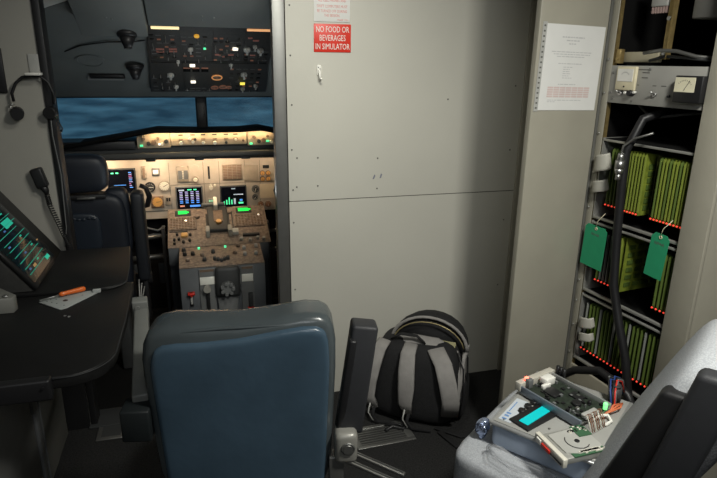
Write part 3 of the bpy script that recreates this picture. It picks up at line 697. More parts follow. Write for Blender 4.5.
def seg3(u, v, du, dv, mi):
    du *= .92; dv *= .8
    x = crt(u+du/2, v+dv/2)[2]
    scr.box(u, v, x-.004, u+du, v+dv, x+.0012, mi=mi)
for k in range(13):
    vv = .045+k*.0235
    seg3(-.425, vv, .25 - (.04 if k % 3 == 0 else 0), .0022, 1)
for k in range(9):
    if k % 2: continue
    seg3(-.40+.028*(k % 4), .055+k*.0235, .018, .007, 3)
    seg3(-.30+.022*(k % 3), .058+k*.0235, .02, .006, 4 if k % 2 else 2)
seg3(-.23, .030, .045, .018, 2); seg3(-.31, .20, .085, .034, 2)
seg3(-.17, .10, .02, .006, 5); seg3(-.36, .05, .03, .012, 5)
for f in scr.bm.faces: pass
scr2 = scr; scr2.bm.transform(CF)
scr2.build('screen', [mat('crt_glass', (.006, .012, .016), .15), em('crt_line', (.02, .32, .22), .5), E_TEAL, em('crt_blue', (.05, .12, .3), .5), em('crt_green', (.02, .3, .15), .5), em('crt_amber', (.35, .2, .08), .5)], b)
t = thing('monitor_arm', 'light grey metal bracket at the left edge beside the display', 'bracket', T(-.60, 1.922, DZ))
MB().prism([(-.35, -.06), (.02, -.06), (.025, -.03), (-.04, .045), (-.35, .065)], .0, .050, bev=.003).build('bracket_plate', mat('bracket_grey', (.17, .17, .155), .5), t)
MB().box(-.3, -.035, .045, -.04, -.01, .12, .004, M=rotz(-.2)).build('bracket_web', mat('bracket_dark', (.03, .03, .03), .5), t)
MB().cyl((.0, -.045, .05), (.0, -.045, .056), .007, seg=8).build('bolt', STEEL, t)

# plate with screwdriver
FP = mat('off_white_plate', (.36, .38, .37), .5)
pm = MB().prism([(-.10, -.005), (-.005, -.095), (.012, -.085), (.108, .055), (.095, .075), (-.02, .078)], 0, .004, bev=.001, mi=0)
for x, y in [(-.07, -.005), (-.05, -.02), (-.03, -.035), (-.04, .01), (.0, -.06), (-.01, .04), (.05, .03), (-.06, .01)]: pm.cyl((x, y, .0038), (x, y, .0044), .003, seg=8, mi=1)
pm.cyl((-.004, -.012, .0038), (-.004, -.012, .0046), .009, seg=14, mi=1)
pm.box(.085, .045, .002, .115, .06, .014, .002, mi=0)
solo(pm, 'metal_plate', [FP, BLACK], 'small off-white drilled metal plate lying on the black desk', 'plate', T(-.441, 1.955, DZ+.0) if False else T(-.441, 1.93, DZ+.0006) @ Matrix.Diagonal((.84, .84, 1, 1)))
t = thing('screwdriver', 'orange-handled screwdriver lying on the white plate', 'screwdriver', T(-.515, 1.925, DZ+.0055) @ rotz(math.radians(28)) @ Matrix.Diagonal((.72, .85, .85, 1)))
MB().cyl((0, 0, .007), (.085, 0, .009), .003, seg=8).box(-.008, -.003, .0055, .004, .003, .0085).build('blade', STEEL, t)
MB().tube([(.075, 0, .011), (.085, 0, .011), (.095, 0, .011), (.175, 0, .011), (.185, 0, .011), (.19, 0, .011)], [.006, .010, .0085, .011, .010, .005], 8).build('handle', ORANGE, t)
for x, y, l in [(-.425, 1.80, 'tiny bright screw on the black desk, the left one of two'), (-.412, 1.792, 'tiny bright screw on the black desk, the right one of two')]:
    solo(MB().cyl((0, 0, .0), (0, 0, .003), .003, seg=8).cyl((0, 0, .0015), (.005, .002, .0015), .0012, seg=6), 'screw', STEEL, l, 'screw', T(x, y, DZ), 'loose screws')

# headset on the left bulkhead
t = thing('headset_hook', 'small grey plate hook with white ledge holding the headset', 'hook', T(-.56, 2.489, 1.57))
MB().box(-.022, -.004, -.03, .022, 0, .04, .002).cyl((0, -.004, .02), (0, -.006, .02), .004, seg=8).build('hook_plate', LIGHTG, t)
MB().box(-.030, -.05, -.036, .022, -.003, -.026, .003).build('hook_ledge', WHITE, t)
t = thing('headset', 'black aviation headset hanging from the wall hook', 'headset', T(-.575, 2.465, 1.46))
MB().tube([(-.07, 0, -.02), (-.072, 0, .01), (-.055, 0, .045), (-.03, 0, .067), (0, 0, .072), (.03, 0, .072), (.055, 0, .05), (.068, 0, .01), (.066, 0, -.03)], .0055).build('headband', BLACK, t)
e = MB().cyl((-.068, .012, -.062), (-.060, -.018, -.066), .024, .022, 18).build('ear_cup', BLACK, t)
e = MB().cyl((.052, .012, -.062), (.046, -.018, -.062), .024, .022, 18).build('ear_cup', BLACK, t)
MB().tube([(-.078, 0, -.03), (-.085, 0, -.042), (-.075, 0, -.05)], .003).ring((-.078, 0, -.03), .008, .002).build('ear_cup_yoke', STEEL, t)
MB().tube([(.055, -.01, -.065), (.075, -.02, -.09), (.088, -.025, -.12), (.082, -.03, -.13)], [.0025, .0025, .0025, .005]).build('microphone_boom', BLACK, t)
MB().tube([(.047, 0, -.08), (.045, 0, -.15), (.052, 0, -.25), (.055, 0, -.30), (.045, .01, -.52), (.03, .01, -.60)], .0022).build('headset_cable', MIDG, t)
# hand microphone
t = thing('hand_microphone', 'black hand microphone hung on the wall with coiled cord', 'microphone', T(-.597, 2.47, 1.14))
MB().box(-.022, -.018, -.03, .022, .018, .048, .008, seg=3, M=Matrix.Rotation(-.25, 4, 'Y')).tube([(.005, 0, -.02), (.014, 0, -.045), (.016, 0, -.06)], [.018, .012, .007]).build('microphone_body', BLACK, t)
pts = []
path = [Vector((.016, 0, -.06)), Vector((.022, -.005, -.10)), Vector((.040, -.01, -.16)), Vector((.058, -.015, -.22)), Vector((.075, -.02, -.27))]
for i in range(241):
    f = i/240*(len(path)-1); k = min(int(f), len(path)-2); p = path[k].lerp(path[k+1], f-k); a = i/240*2*PI*26
    pts.append((p.x+.0085*math.cos(a), p.y+.0085*math.sin(a), p.z+.002*math.sin(a)))
MB().tube(pts, .002, 5).build('coiled_cord', BLACK, t)
solo(MB().box(-.06, -.012, -.07, -.01, 0, .09, .003), 'wall_strip', BLACK, 'black strip on the left bulkhead at the picture edge', 'strip', T(-.655, 2.489, 1.54))

# ================= OBSERVER CHAIR =================
CH = T(.066, 1.315, -.028) @ rotz(math.radians(-10))
ch = thing('observer_chair', 'large blue vinyl chair back in front of the cockpit doorway', 'chair', CH)
def backfn(q):
    # narrower towards the bottom, dip in the top edge, slight backward lean
    z = (q.z-.45)/.58
    q.x *= .93+.07*max(0, min(1, z*1.3))
    if q.z > .9: q.z += .012*math.cos(q.x/.235*PI*1.0)*-1*(q.z-.9)/.13 + .014*(q.x/.23)
    q.y += -.0 + .03*(1-max(0, z))
    return q
MB().pad(0, .075, .7375, .246, .072, .2675, .26, fn=backfn).build('backrest_cushion', NAVYG, ch)
def backfn2(q):
    q = backfn(q)
    if q.z > .9: q.z += .008*math.sin(q.x/.2*2)
    return q
MB().pad(.004, .022, .703, .224, .032, .270, .2, fn=backfn2).build('rear_panel', NAVY, ch)
def hem(z): return .0
pp = []
for a, b in [(-.197, .60), (-.2, .80), (-.198, .93), (-.185, .968), (-.14, .984), (-.05, .990), (.06, .993), (.15, .997), (.193, .985), (.206, .95), (.208, .80), (.203, .60)]:
    pp.append((a+.006, .018 if b > .9 else .028, b))
MB().tube(pp, .004, 6).build('piping', NAVYG, ch)
MB().pad(0, .36, .47, .235, .25, .07, .3).build('seat_cushion', NAVY, ch)
MB().box(-.20, .12, .30, .20, .55, .40, .01).cyl((0, .33, .02), (0, .33, .32), .06).box(-.22, .12, 0, .22, .56, .03, .01).build('chair_base', DARKG, ch)
# raised right armrest on its hinge
ar = MB().box(-.035, -.022, .0, .034, .045, .312, .009, seg=3, M=T(.283, .05, .66) @ Matrix.Rotation(.13, 4, 'Y') @ Matrix.Rotation(-.05, 4, 'X')).build('armrest', CHAR, ch)
MB().box(-.04, -.02, .0, -.02, .03, .285, .005, M=T(.283, .05, .65) @ Matrix.Rotation(.13, 4, 'Y')).build('armrest_pad_rear', BLACK, ar)
hb = mat('hinge_beige', (.26, .255, .23), .35, .2)
MB().box(.240, -.005, .585, .302, .06, .68, .016, seg=3).build('armrest_hinge', hb, ch)
MB().ring((0, 0, 0), .016, .0035, M=frame((.275, -.007, .638), (1, 0, 0), (0, 0, 1))).cyl((.275, -.002, .638), (.275, -.012, .638), .013, seg=16).build('hinge_knob', STEELD, ch)
MB().box(.225, .01, .44, .265, .05, .60, .004).build('side_bracket', STEELD, ch)
# lowered left armrest pointing forward
MB().box(-.305, .0, .685, -.232, .07, .775, .005).build('armrest_hinge', mat('hinge_dark', (.008, .011, .012), .6), ch)
AG = mat('arm_grey', (.16, .165, .155), .45)
ARM = T(-.262, .05, .765) @ rotz(.235) @ Matrix.Rotation(.13, 4, 'X')
ar = MB().box(-.022, 0, -.02, .022, .46, .03, .006, M=ARM).build('armrest_bar', AG, ch)
MB().box(-.026, .44, -.02, .022, .48, .055, .004, M=ARM).cyl((-.010, .44, .035), (-.010, .434, .035), .008, seg=10, M=ARM).build('bar_bracket', AG, ar)

# ================= FLOOR ITEMS =================
FV = frame((.715, 2.095, 0), (.97, .03, 0), (-.03, .97, 0))
t = thing('floor_vent', 'grey louvred vent grille set in the carpet near the backpack', 'vent', FV)
MB().box(-.135, -.075, 0, .135, -.055, .006, .002).box(-.135, .055, 0, .135, .075, .006, .002).box(-.135, -.06, 0, -.11, .06, .006, .002).box(.10, -.06, 0, .135, .06, .006, .002).build('vent_frame', STEELD, t)
mb = MB()
for k in range(7): mb.box(-.11, -.052+k*.016, 0, .10, -.045+k*.016, .005)
mb.build('vent_slats', STEELD, t)
solo(MB().tube([(.02, .01, .012), (.06, .03, .014), (.10, .0, .012), (.14, .03, .008)], .008).tube([(.03, .05, .012), (.09, .04, .014), (.15, -.02, .008)], .005), 'cable', BLACK, 'short black cable lying over the floor vent', 'cable', FV)
for k, dy in enumerate((0, .05)):
    solo(MB().box(-.16, -.011, 0, .16, .011, .012, .003, mi=0).box(-.15, -.003, .012, .15, .003, .0125, mi=1), 'floor_rail', [STEEL, DARKG], ['silver floor rail nearest the chair, lower of the pair', 'silver floor rail farther from the chair, upper of the pair'][k], 'rail', T(.585+dy*.6, 1.885+dy, 0) @ rotz(math.radians(-48)), 'floor rails')
t = thing('floor_socket', 'small square metal floor plate beneath the desk', 'floor plate', T(-.45, 2.42, 0))
MB().box(-.06, -.06, 0, .06, .06, .006, .002).build('socket_frame', STEELD, t); MB().box(-.04, -.04, .006, .04, .04, .007).build('socket_lid', DARKG, t)

# ================= BACKPACK =================
BP = T(.925, 2.235, 0) @ rotz(math.radians(-34)) @ Matrix.Diagonal((1.2, 1.12, .97, 1))
bp = thing('backpack', 'grey and black backpack standing open against the bulkhead', 'backpack', BP)
def bag(q):
    z = q.z/.40
    q.y += .05*z*z; q.x *= 1-.10*max(0, z-.4); return q
MB().pad(0, .0, .195, .175, .115, .195, .45, fn=bag).build('main_body', FABB, bp)
# grey side and top panels
mb = MB()
def strip(pts, w_, tk, ups): mb.tube(pts, 1, flat=(w_, tk, ups))
for s, yy in ((1, -.03), (1, .045)):
    pts = [(s*(.168+.012*math.sin(a)), yy+.05*(a/1.5)**2*.8, .05+.30*a/1.5) for a in [i*.15 for i in range(11)]]
    mb.tube(pts, 1, flat=(.050, .012, (1, 0, 0)))
mb.tube([(.165, -.035, .05), (.178, -.03, .15), (.172, -.015, .26), (.14, .0, .345), (.07, .005, .385), (-.02, .0, .39), (-.10, .0, .37), (-.15, -.01, .31)], 1, flat=(.055, .016, [(1, -.3, 0), (1, -.3, 0), (1, -.3, .3), (.8, -.3, .6), (.2, -.3, 1), (0, -.3, 1), (-.4, -.3, 1), (-1, -.3, .4)]))
mb.build('side_panels', FABG, bp)
def strap(x0, x1, xt):
    m = MB()
    m.tube([(xt*.9, -.04, .385), (xt, -.085, .36), ((xt+x0)/2, -.125, .30), (x0, -.145, .22), (x0-.002, -.145, .14), (x1, -.135, .085)], 1, flat=([.05, .055, .06, .06, .052, .03], .018, [(0, -.2, 1), (0, -.6, .7), (0, -1, .4), (0, -1, .1), (0, -1, 0), (0, -1, -.1)]))
    return m
strap(-.155, -.13, -.135).build('shoulder_strap', FABG, bp)
strap(-.01, .0, -.02).build('shoulder_strap', FABG, bp)
MB().tube([(.075, -.04, .380), (.115, -.09, .335), (.14, -.12, .26), (.155, -.118, .17), (.152, -.108, .09)], 1, flat=(.065, .014, [(0, -.3, 1), (.1, -.6, .6), (.3, -1, .3), (.3, -1, 0), (.3, -1, 0)])).build('edge_panel', FABG, bp)
for x0, x1 in ((-.13, -.10), (.005, .04)):
    MB().tube([(x0, -.140, .10), (x0-.006, -.15, .05), (x0+.015, -.15, .018), (x1+.05, -.135, .012)], 1, flat=(.012, .004, (0, -1, .2))).build('strap_webbing', FABB, bp)
    MB().tube([(x0-.016, -.148, .11), (x0-.022, -.152, .06), (x0-.002, -.15, .02)], .0028).build('strap_edge', LIGHTG, bp)
MB().tube([(-.10, -.02, .388), (-.06, -.03, .425), (.0, -.03, .425), (.03, -.02, .388)], 1, flat=(.02, .006, (0, 0, 1))).build('carry_handle', FABB, bp)
# open lid arching at the back
lid = []
for i in range(13):
    a = PI*i/12
    lid.append((.05-.15*math.cos(a), .085, .375+.115*math.sin(a)))
mb = MB()
rings = []
for dy, k in ((-.005, 1.0), (.05, 1.02), (.10, .92), (.125, .6)):
    rings.append([(.035-.145*k*math.cos(PI*i/12), .045+dy, .345+(.145*k)*math.sin(PI*i/12)) for i in range(13)] + [(.035+.145*k*math.cos(PI*i/6)*.98, .045+dy, .325) for i in range(1, 6)])
mb.loft(rings); mb.build('open_lid', FABB, bp)
MB().tube([(.035-.148*math.cos(PI*i/16), .035, .345+.148*math.sin(PI*i/16)) for i in range(17)], .007).build('lid_rim', FABG, bp)
MB().tube([(.035-.14*math.cos(PI*i/16), .02, .34+.135*math.sin(PI*i/16)) for i in range(1, 16)], .0028).build('zipper', mat('zipper_gold', (.34, .28, .14), .4, .5), bp)
MB().tube([(.182, -.06, .06), (.192, -.05, .18), (.182, -.03, .29), (.155, -.01, .36)], .003).tube([(.190, .01, .06), (.196, .02, .2), (.188, .045, .31), (.155, .06, .38)], .003).build('zipper', BLACK, bp)
MB().pad(.17, .03, .12, .03, .08, .09, .5).build('side_pocket', FABB, bp)
MB().tube([(.1, -.10, .01), (.2, -.12, .008), (.3, -.02, .008), (.33, .04, .008)], 1, flat=(.022, .003, (0, 0, 1))).build('strap_webbing', FABB, bp)
MB().tube([(.12, -.12, .01), (.2, -.19, .008), (.30, -.20, .008), (.37, -.15, .008)], 1, flat=(.022, .003, (0, 0, 1))).build('strap_webbing', FABB, bp)
t = thing('book', 'thin book with yellowish cover poking out of the open backpack', 'book', BP @ T(.03, .02, .36) @ Matrix.Rotation(-.5, 4, 'X'))
MB().box(-.11, -.002, -.12, .11, .0, .03, .0005).box(-.11, .014, -.12, .11, .016, .03, .0005).build('cover', mat('book_cover', (.22, .20, .09), .6), t)
MB().box(-.108, 0, -.118, .108, .014, .027).build('pages', PAPER, t)

# ================= EQUIPMENT RACK =================
# rack-local: x along the front (towards the camera), y = into the rack
RK = Matrix.Translation((1.494, 1.878, 0)) @ Matrix(((.1185, .993, 0), (-.993, .1185, 0), (0, 0, 1))).to_4x4()
rk = thing('equipment_rack', 'tall open grey equipment rack at right holding circuit board cages', 'equipment rack', RK)
HT = 2.25
MB().box(-.062, -.322, 0, -.035, .004, HT, .003).build('side_panel', WALL2, rk)
MB().box(-.035, -.004, 0, -.003, .0, HT, .001).box(-.062, 0, 0, -.03, .62, HT).build('far_stile', WALL2, rk)
MB().box(-.036, -.016, 0, -.030, -.004, HT, .001).build('stile_gap', SEAM, rk)
MB().box(.397, -.012, 0, .492, .004, HT, .002).box(.486, 0, 0, .492, .62, HT).build('near_stile', WALL2, rk)
MB().box(-.03, .60, 0, .486, .62, HT).box(-.03, 0.002, 0, .486, .60, .04).box(-.03, 0.002, 2.21, .486, .60, HT).build('cabinet_back', BLACKM, rk)
mb = MB().box(-.0295, .02, .04, -.026, .60, 2.2).box(.4825, .02, .04, .486, .60, 2.2); mb.build('inner_lining', BLACKM, rk)
mb = MB().box(-.022, .004, .04, -.004, .020, 2.2, mi=0)
for k in range(44):
    z = .08+k*.048
    mb.cyl((-.013, .0042, z), (-.013, .003, z), .0035, seg=8, mi=1)
mb.build('mounting_rail', [BRASS, SEAM], rk)
MB().box(.452, .006, .04, .47, .022, 2.2).build('mounting_rail', BRASS, rk)
MB().box(-.02, -.004, .05, .39, .008, .372, .002).build('lower_panel', mat('beige_blank_panel', (.30, .28, .22), .6), rk)
mb = MB()
for z in (.42, .55, .66, .75, .9, 1.06, 1.2, 1.35, 1.5, 1.62): mb.cyl((-.020, -.004, z), (-.020, -.0085, z), .0045, seg=8)
mb.build('stile_bolts', STEEL, rk)
# paper on the side panel
PN = RK @ Matrix.Translation((-.0625, 0, 0)) @ frame((0, 0, 0), (0, 1, 0), (0, 0, 1))
# side panel faces -x(local) = away from the camera; its near face is +x, so paper goes there
PNF = RK @ Matrix.Translation((-.034, 0, 0))
PNF = RK @ frame((-.0345, 0, 0), (0, 1, 0), (0, 0, 1))
def papmat(): return RK @ frame((-.0345, 0, 0), (0, 1, 0), (0, 0, 1))
pt_ = thing('notice_paper', 'white notice sheet with faint grey text taped on the tall side panel', 'paper', papmat() @ T(-.165, 1.585, 0) @ rotz(-.02))
MB().box(-.132, -.148, 0, .137, .148, .0012).build('sheet', PAPER, pt_)
rr = random.Random(4)
mb = MB()
def tline(y, x0, x1, h=.003):
    x = x0
    while x < x1-.004:
        w_ = min(rr.uniform(.006, .02), x1-x); mb.box(x, y-h/2, .0012, x+w_, y+h/2, .0014); x += w_+.003
tline(.106, -.055, .045, .004); tline(.095, -.035, .025, .004); tline(.084, -.022, .012, .004)
tline(.056, -.095, .085); tline(.048, -.085, .08); tline(.040, -.07, .055)
tline(.016, -.06, .05)
for k in range(6): tline(.004-k*.0075, -.035, rr.uniform(-.01, .02), .0025)
tline(-.056, -.05, .03); tline(-.112, -.09, .065, .0025); tline(-.118, -.09, -.055, .0025)
mb.build('printed_lines', INK, pt_)
mb = MB()
for j in range(5):
    for i in range(7): mb.box(-.095+i*.028, -.102+j*.0078, .0012, -.0695+i*.028, -.096+j*.0078, .0014)
mb.build('printed_table', INKR, pt_)
mb = MB().box(-.146, -.152, .0, -.128, .153, .0016, mi=0)
for k in range(17): mb.box(-.141, -.143+k*.0175, .0016, -.133, -.137+k*.0175, .0018, mi=1)
mb.build('perforated_edge', [LIGHTG, SEAM], pt_)

def rthing(name, label, cat, x, y, z, group=None, rz=0.0): return thing(name, label, cat, RK @ T(x, y, z) @ rotz(rz), group)
# meter panel (3U)
m_ = rthing('meter_panel', 'grey rack panel with a cream meter and a black meter, knobs and switches', 'meter panel', 0, 0, 1.532)
MB().box(-.003, -.003, -.066, .395, .003, .066, .001).box(.0, .003, -.06, .39, .20, .06).build('face_plate', RACKG, m_)
FR = frame((0, -.003, 0), (1, 0, 0), (0, 0, 1))
b = MB().box(.036, -.019, 0, .122, .063, .012, .003, M=FR).build('analog_meter', CREAM, m_)
mb = MB().box(.043, .012, .012, .112, .055, .0135, mi=0, M=FR)
mb.tube([(.078+.022*math.cos(a), .022+.022*math.sin(a), .014) for a in [math.radians(40+10*k) for k in range(11)]], .0006, 4, mi=1, M=FR)
mb.build('meter_dial', [WHITE, INK], b); MB().cyl((.078, -.006, .012), (.078, -.006, .014), .003, seg=10, M=FR).build('adjust_screw', BLACK, b)
b = MB().box(.297, -.045, 0, .396, .038, .028, .003, M=FR).build('analog_meter', BLACK, m_)
mb = MB().box(.300, -.012, .028, .372, .033, .0295, mi=0, M=FR).box(.0, 0, 0, .036, .0012, .001, mi=1, M=FR @ T(.336, -.008, .0295) @ rotz(1.05))
for k in range(9):
    a = math.radians(35+13*k); mb.box(.026, -.0005, 0, .030, .0005, .0006, mi=1, M=FR @ T(.336, -.004, .0295) @ rotz(a))
mb.build('meter_dial', [mat('dial_cream', (.72, .68, .5), .4), BLACK], b)
def pk(x, z, r, h, m): MB().cyl((x, z, 0), (x, z, h), r, r*.8, 12, M=FR).build('panel_knob', m, m_)
pk(.109, -.027, .012, .02, BLACK); pk(.083, -.027, .006, .012, WHITE); pk(.122, -.024, .005, .012, WHITE)
for x, z in ((.055, -.030), (.205, -.027)):
    MB().cyl((x, z, 0), (x, z, .006), .008, seg=10, M=FR).tube([(x, z, .004), (x-.004, z+.01, .02)], .003, M=FR).build('toggle_switch', STEEL, m_)
pk(.262, -.030, .005, .008, BLACK)
mb = MB()
for x0, x1, z in ((.115, .165, .052), (.14, .17, .042), (.14, .165, .025), (.125, .132, .0), (.19, .205, .0), (.225, .245, .0)): mb.box(x0, z, 0, x1, z+.003, .0006, M=FR)
mb.build('engraved_marks', SEAM, m_)
mb = MB()
for x, z in ((.008, .04), (.008, -.03), (.17, .055), (.02, -.05), (.11, -.055)): mb.cyl((x, z, 0), (x, z, .003), .0045, seg=8, M=FR)
mb.build('panel_screws', STEELD, m_)

# card cages
CG = mat('cage_aluminium', (.44, .44, .41), .35, .6)
cages = [(1.02, 1.335, 'upper card cage with many board edges under the meter panel'), (.712, 1.01, 'middle card cage with a wide dark gap between boards'), (.402, .70, 'lowest card cage packed with a full row of boards')]
for zb, zt, lab in cages:
    c = rthing('card_cage', lab, 'card cage', 0, 0, zb, 'card cages in the rack')
    h = zt-zb
    MB().box(0, .0, h-.012, .395, .012, h-.004, .001).build('top_rail', CG, c)
    MB().box(0, .0, 0, .395, .012, .010, .001).build('bottom_rail', CG, c)
    MB().box(0, .0, 0, .004, .24, h).build('side_plate', CG, c); MB().box(.39, 0.004, 0, .394, .24, h).build('side_plate', CG, c)
    MB().box(.004, .225, 0.0, .39, .235, h).box(.004, .012, h-.004, .39, .22, h-.002).box(.004, .012, 0.0, .39, .22, .002).build('back_plane', BLACKM, c)
# boards: slot pitch 20 mm
def board(zb, hh, kind):
    col = [PCB, PCBL, PCBD][kind]
    r = thing('circuit_board', '', 'circuit board', None)
    MB().box(-.001, .0, 0, .001, .19, hh, 0).build('board', col, r)
    mb = MB()
    q = random.Random(kind+int(hh*1000))
    for j in range(7):
        for i in range(3):
            z = .02+j*(hh-.05)/7; y = .02+i*.055
            mb.box(.001, y, z, .0045, y+.035, z+.018, .0)
    mb.build('chips', PCBD if kind != 1 else PCB, r)
    MB().box(-.0017, -.005, .012, .0017, .004, hh-.004).build('card_edge', [mat('edge_green', (.11, .16, .035), .5), mat('edge_olive', (.20, .25, .04), .5), mat('edge_grey', (.25, .26, .24), .5)][kind], r)
    MB().sph((0, -.007, .006), .0036, seg=8).build('led', E_RED, r)
    return r
protos = {}
def place(x, z, hh, kind, label, group, lean=0.0, y=.012, led=True):
    key = (round(hh, 3), kind)
    r = copy_tree(protos[key]) if key in protos else board(z, hh, kind)
    protos.setdefault(key, r)
    r.matrix_world = RK @ T(x, y, z) @ Matrix.Rotation(lean, 4, 'Z')
    r['label'] = label; r['group'] = group
    return r
g1 = 'boards in the upper cage'; g2 = 'boards in the middle cage'; g3 = 'boards in the lowest cage'
for k in range(4): place(.050+k*.0165, 1.078, .222, 0, 'dark green circuit board edge in the left bank of the upper card cage', g1+', left bank')
for k in range(6): place(.130+k*.0135, 1.075, .225, 1, 'bright yellow-green circuit board edge in the middle bank of the upper card cage', g1+', middle bank')
for k in range(10): place(.262+k*.0135, 1.075, .222, 1 if k % 3 else 0, 'green circuit board edge in the right bank of the upper card cage', g1+', right bank')
for k in range(5): place(.052+k*.017, .770, .205, 2 if k in (1, 2, 3) else 0, 'circuit board edge in the left bank of the middle card cage', g2+', left bank')
place(.140, .765, .215, 1, 'yellow-green board standing at the edge of the middle cage gap, left one', g2+', beside the gap'); place(.152, .765, .215, 1, 'yellow-green board standing at the edge of the middle cage gap, right one', g2+', beside the gap')
for k in range(4): place(.330+k*.0165, .762, .21, 0, 'dark green circuit board edge in the right bank of the middle card cage', g2+', right bank')
for k in range(20): place(.030+k*.0182, .455, .212, 0 if k % 4 else 2, 'green circuit board edge in the full row of the lowest card cage', g3)
# pulled / leaning boards seen face on
t = rthing('circuit_board', 'olive circuit board seen face-on deep in the upper cage gap', 'circuit board', .232, .03, 1.075, rz=.0)
MB().box(-.0012, 0, 0, .0012, .19, .225).build('board', mat('circuit_dark_olive', (.05, .06, .015), .5), t)  # dark olive board colour
mb = MB()
for j in range(8):
    for i in range(5): mb.box(.0012, .01+i*.034, .015+j*.025, .006, .036+i*.034, .031+j*.025)
mb.build('chips', PCBD, t)
t = rthing('circuit_board', 'olive circuit board face exposed beside the middle cage gap', 'circuit board', .170, .014, .765)
MB().box(-.0012, 0, 0, .0012, .19, .215).build('board', PCBL, t)
mb = MB()
for j in range(6):
    for i in range(4): mb.box(.0012, .015+i*.044, .02+j*.03, .005, .045+i*.044, .036+j*.03)
mb.build('chips', PCB, t)
# ribbon cables at the far side of the cages
RIB = mat('ribbon_white', (.42, .41, .36), .6)
for z, x, hh, lab in ((1.245, .032, .062, 'large white folded ribbon cable beside the upper card cage'), (1.155, .036, .044, 'smaller white folded ribbon cable under the large one, upper cage'), (.595, .065, .045, 'grey folded ribbon cable at the lowest card cage, upper of two'), (.535, .072, .035, 'grey folded ribbon cable at the lowest card cage, lower of two')):
    k = 0 if z > 1 else .02
    t = MB().tube([(.03, -.008, .012), (.024, -.026, .006), (.0, -.033, .0), (-.022, -.030, -.008), (-.034, -.020, -.012), (-.040, -.008, -.014)], 1, flat=(hh, .003, [(1, 0, 0), (.7, -.7, 0), (0, -1, 0), (-.3, -1, 0), (-.8, -.5, 0), (-1, 0, 0)]))
    solo(t, 'ribbon_cable', RIB, lab, 'cable', RK @ T(x, -.001, z))
# hanging tags
def tag(x, z, w_, h_, lean, lab, yy=-.025):
    M = RK @ frame((x, yy, z), (1, 0, 0), (0, 0, 1)) @ rotz(lean)
    t = thing('hanging_tag', lab, 'tag', M, 'green tags')
    c = .014
    MB().prism([(-w_/2, -h_), (w_/2, -h_), (w_/2, -c), (w_/2-c, 0), (-w_/2+c, 0), (-w_/2, -c)], 0, .0012).build('card', TAGG, t)
    MB().ring((0, -.012, .0014), .005, .0018, 14).build('eyelet', CREAM, t)
    MB().text('REPAIR', T(0, -.040, .0014), .013).build('printed_word', SEAM, t)
    MB().tube([(0, -.012, .003), (.006, .02, .006), (.022, .055, -.010)], .0012, 5).build('string', CREAM, t)
tag(.054, 1.002, .112, .170, -.03, 'green paper tag on the left side of the middle card cage')
tag(.342, 1.050, .072, .160, -.06, 'green paper tag hanging in front of the right boards, with string')
# thick black cable down the rack front, with silver connector
solo(MB().tube([(.20, .09, 1.452), (.17, -.0, 1.42), (.145, -.03, 1.31), (.148, -.03, 1.18), (.160, -.03, .996), (.180, -.03, .804), (.225, -.03, .68), (.285, -.03, .545), (.323, -.03, .412), (.33, -.03, .30), (.30, -.03, .15), (.30, -.03, .02)], .016, 10), 'power_cable', BLACK, 'thick black cable running down in front of the card cages', 'cable', RK)
t = rthing('cable_connector', 'silver round connector on a thin cable in the upper cage', 'connector', .155, -.062, 1.255)
MB().cyl((0, 0, .02), (0, 0, .045), .013, .010).cyl((0, 0, -.01), (0, 0, .02), .016).cyl((0, 0, -.028), (0, 0, -.01), .012, .016).cyl((0, 0, -.05), (0, 0, -.028), .009).build('connector_shell', STEEL, t)
MB().tube([(0, 0, .045), (-.005, .01, .07), (.03, .02, .10), (.09, .035, .125)], .004).build('connector_cable', STEELD, t)
# things above the meter panel
t = rthing('vertical_rail', 'brass-coloured perforated upright rail in the open top of the rack', 'rail', .20, .03, 1.62)
mb = MB().box(-.022, 0, 0, .006, .004, .58).box(.006, -.016, 0, .010, .004, .58); mb.build('rail_channel', BRASS, t)
mb = MB()
for z in (.02, .13, .28, .4): mb.cyl((-.008, 0, z), (-.008, -.012, z), .007, seg=10)
mb.build('rail_bolts', STEEL, t)
t = rthing('terminal_connector', 'grey multi-pin connector hanging beside the brass rail', 'connector', .135, .03, 1.80)
MB().box(-.035, 0, -.01, .035, .03, .08, .006).build('connector_body', LIGHTG, t)
mb = MB()
for k in range(6): mb.box(-.030+k*.011, .004, -.030, -.023+k*.011, .022, -.008)
mb.build('pins', [mat('pin_pinkish', (.35, .25, .23), .5)], t)
solo(MB().box(-.065, 0, 0, .06, .12, .25, .006, mi=0).box(.0, -.002, .08, .003, 0, .16, mi=1), 'junction_box', [mat('junction_grey', (.14, .14, .13), .5), BLACK], 'dark grey box hanging at the top right of the rack', 'box', RK @ T(.315, .05, 1.745))
solo(MB().box(-.005, .03, 0, .165, .05, .035, .002), 'cross_bar', mat('bar_beige', (.34, .31, .22), .5), 'short beige cross bar just above the meter panel', 'bar', RK @ T(0, 0, 1.61))
solo(MB().box(.0, .0, 0, .022, .022, .05, .002).cyl((.01, -.001, .015), (.01, -.004, .015), .005, seg=8), 'corner_clip', BRASS, 'brass corner clip at the left end of the cross bar', 'clip', RK @ T(.0, .004, 1.605))
for k, (pts, r, lab) in enumerate([([(.13, .0, 1.640), (.20, -.005, 1.648), (.26, .0, 1.645), (.32, .02, 1.628), (.40, .05, 1.622)], .006, 'upper grey cable draped along the top of the meter panel'), ([(.14, .02, 1.615), (.2, .02, 1.63), (.28, .02, 1.625), (.39, .03, 1.615)], .005, 'lower dark cable lying on top of the meter panel'), ([(.10, .05, 1.46), (.16, .05, 1.42), (.26, .06, 1.44), (.38, .08, 1.46)], .005, 'thin black cable in the dark gap below the meter panel')]):
    solo(MB().tube(pts, r), 'cable', [STEELD, DARKG, DARKG][k], lab, 'cable', RK)
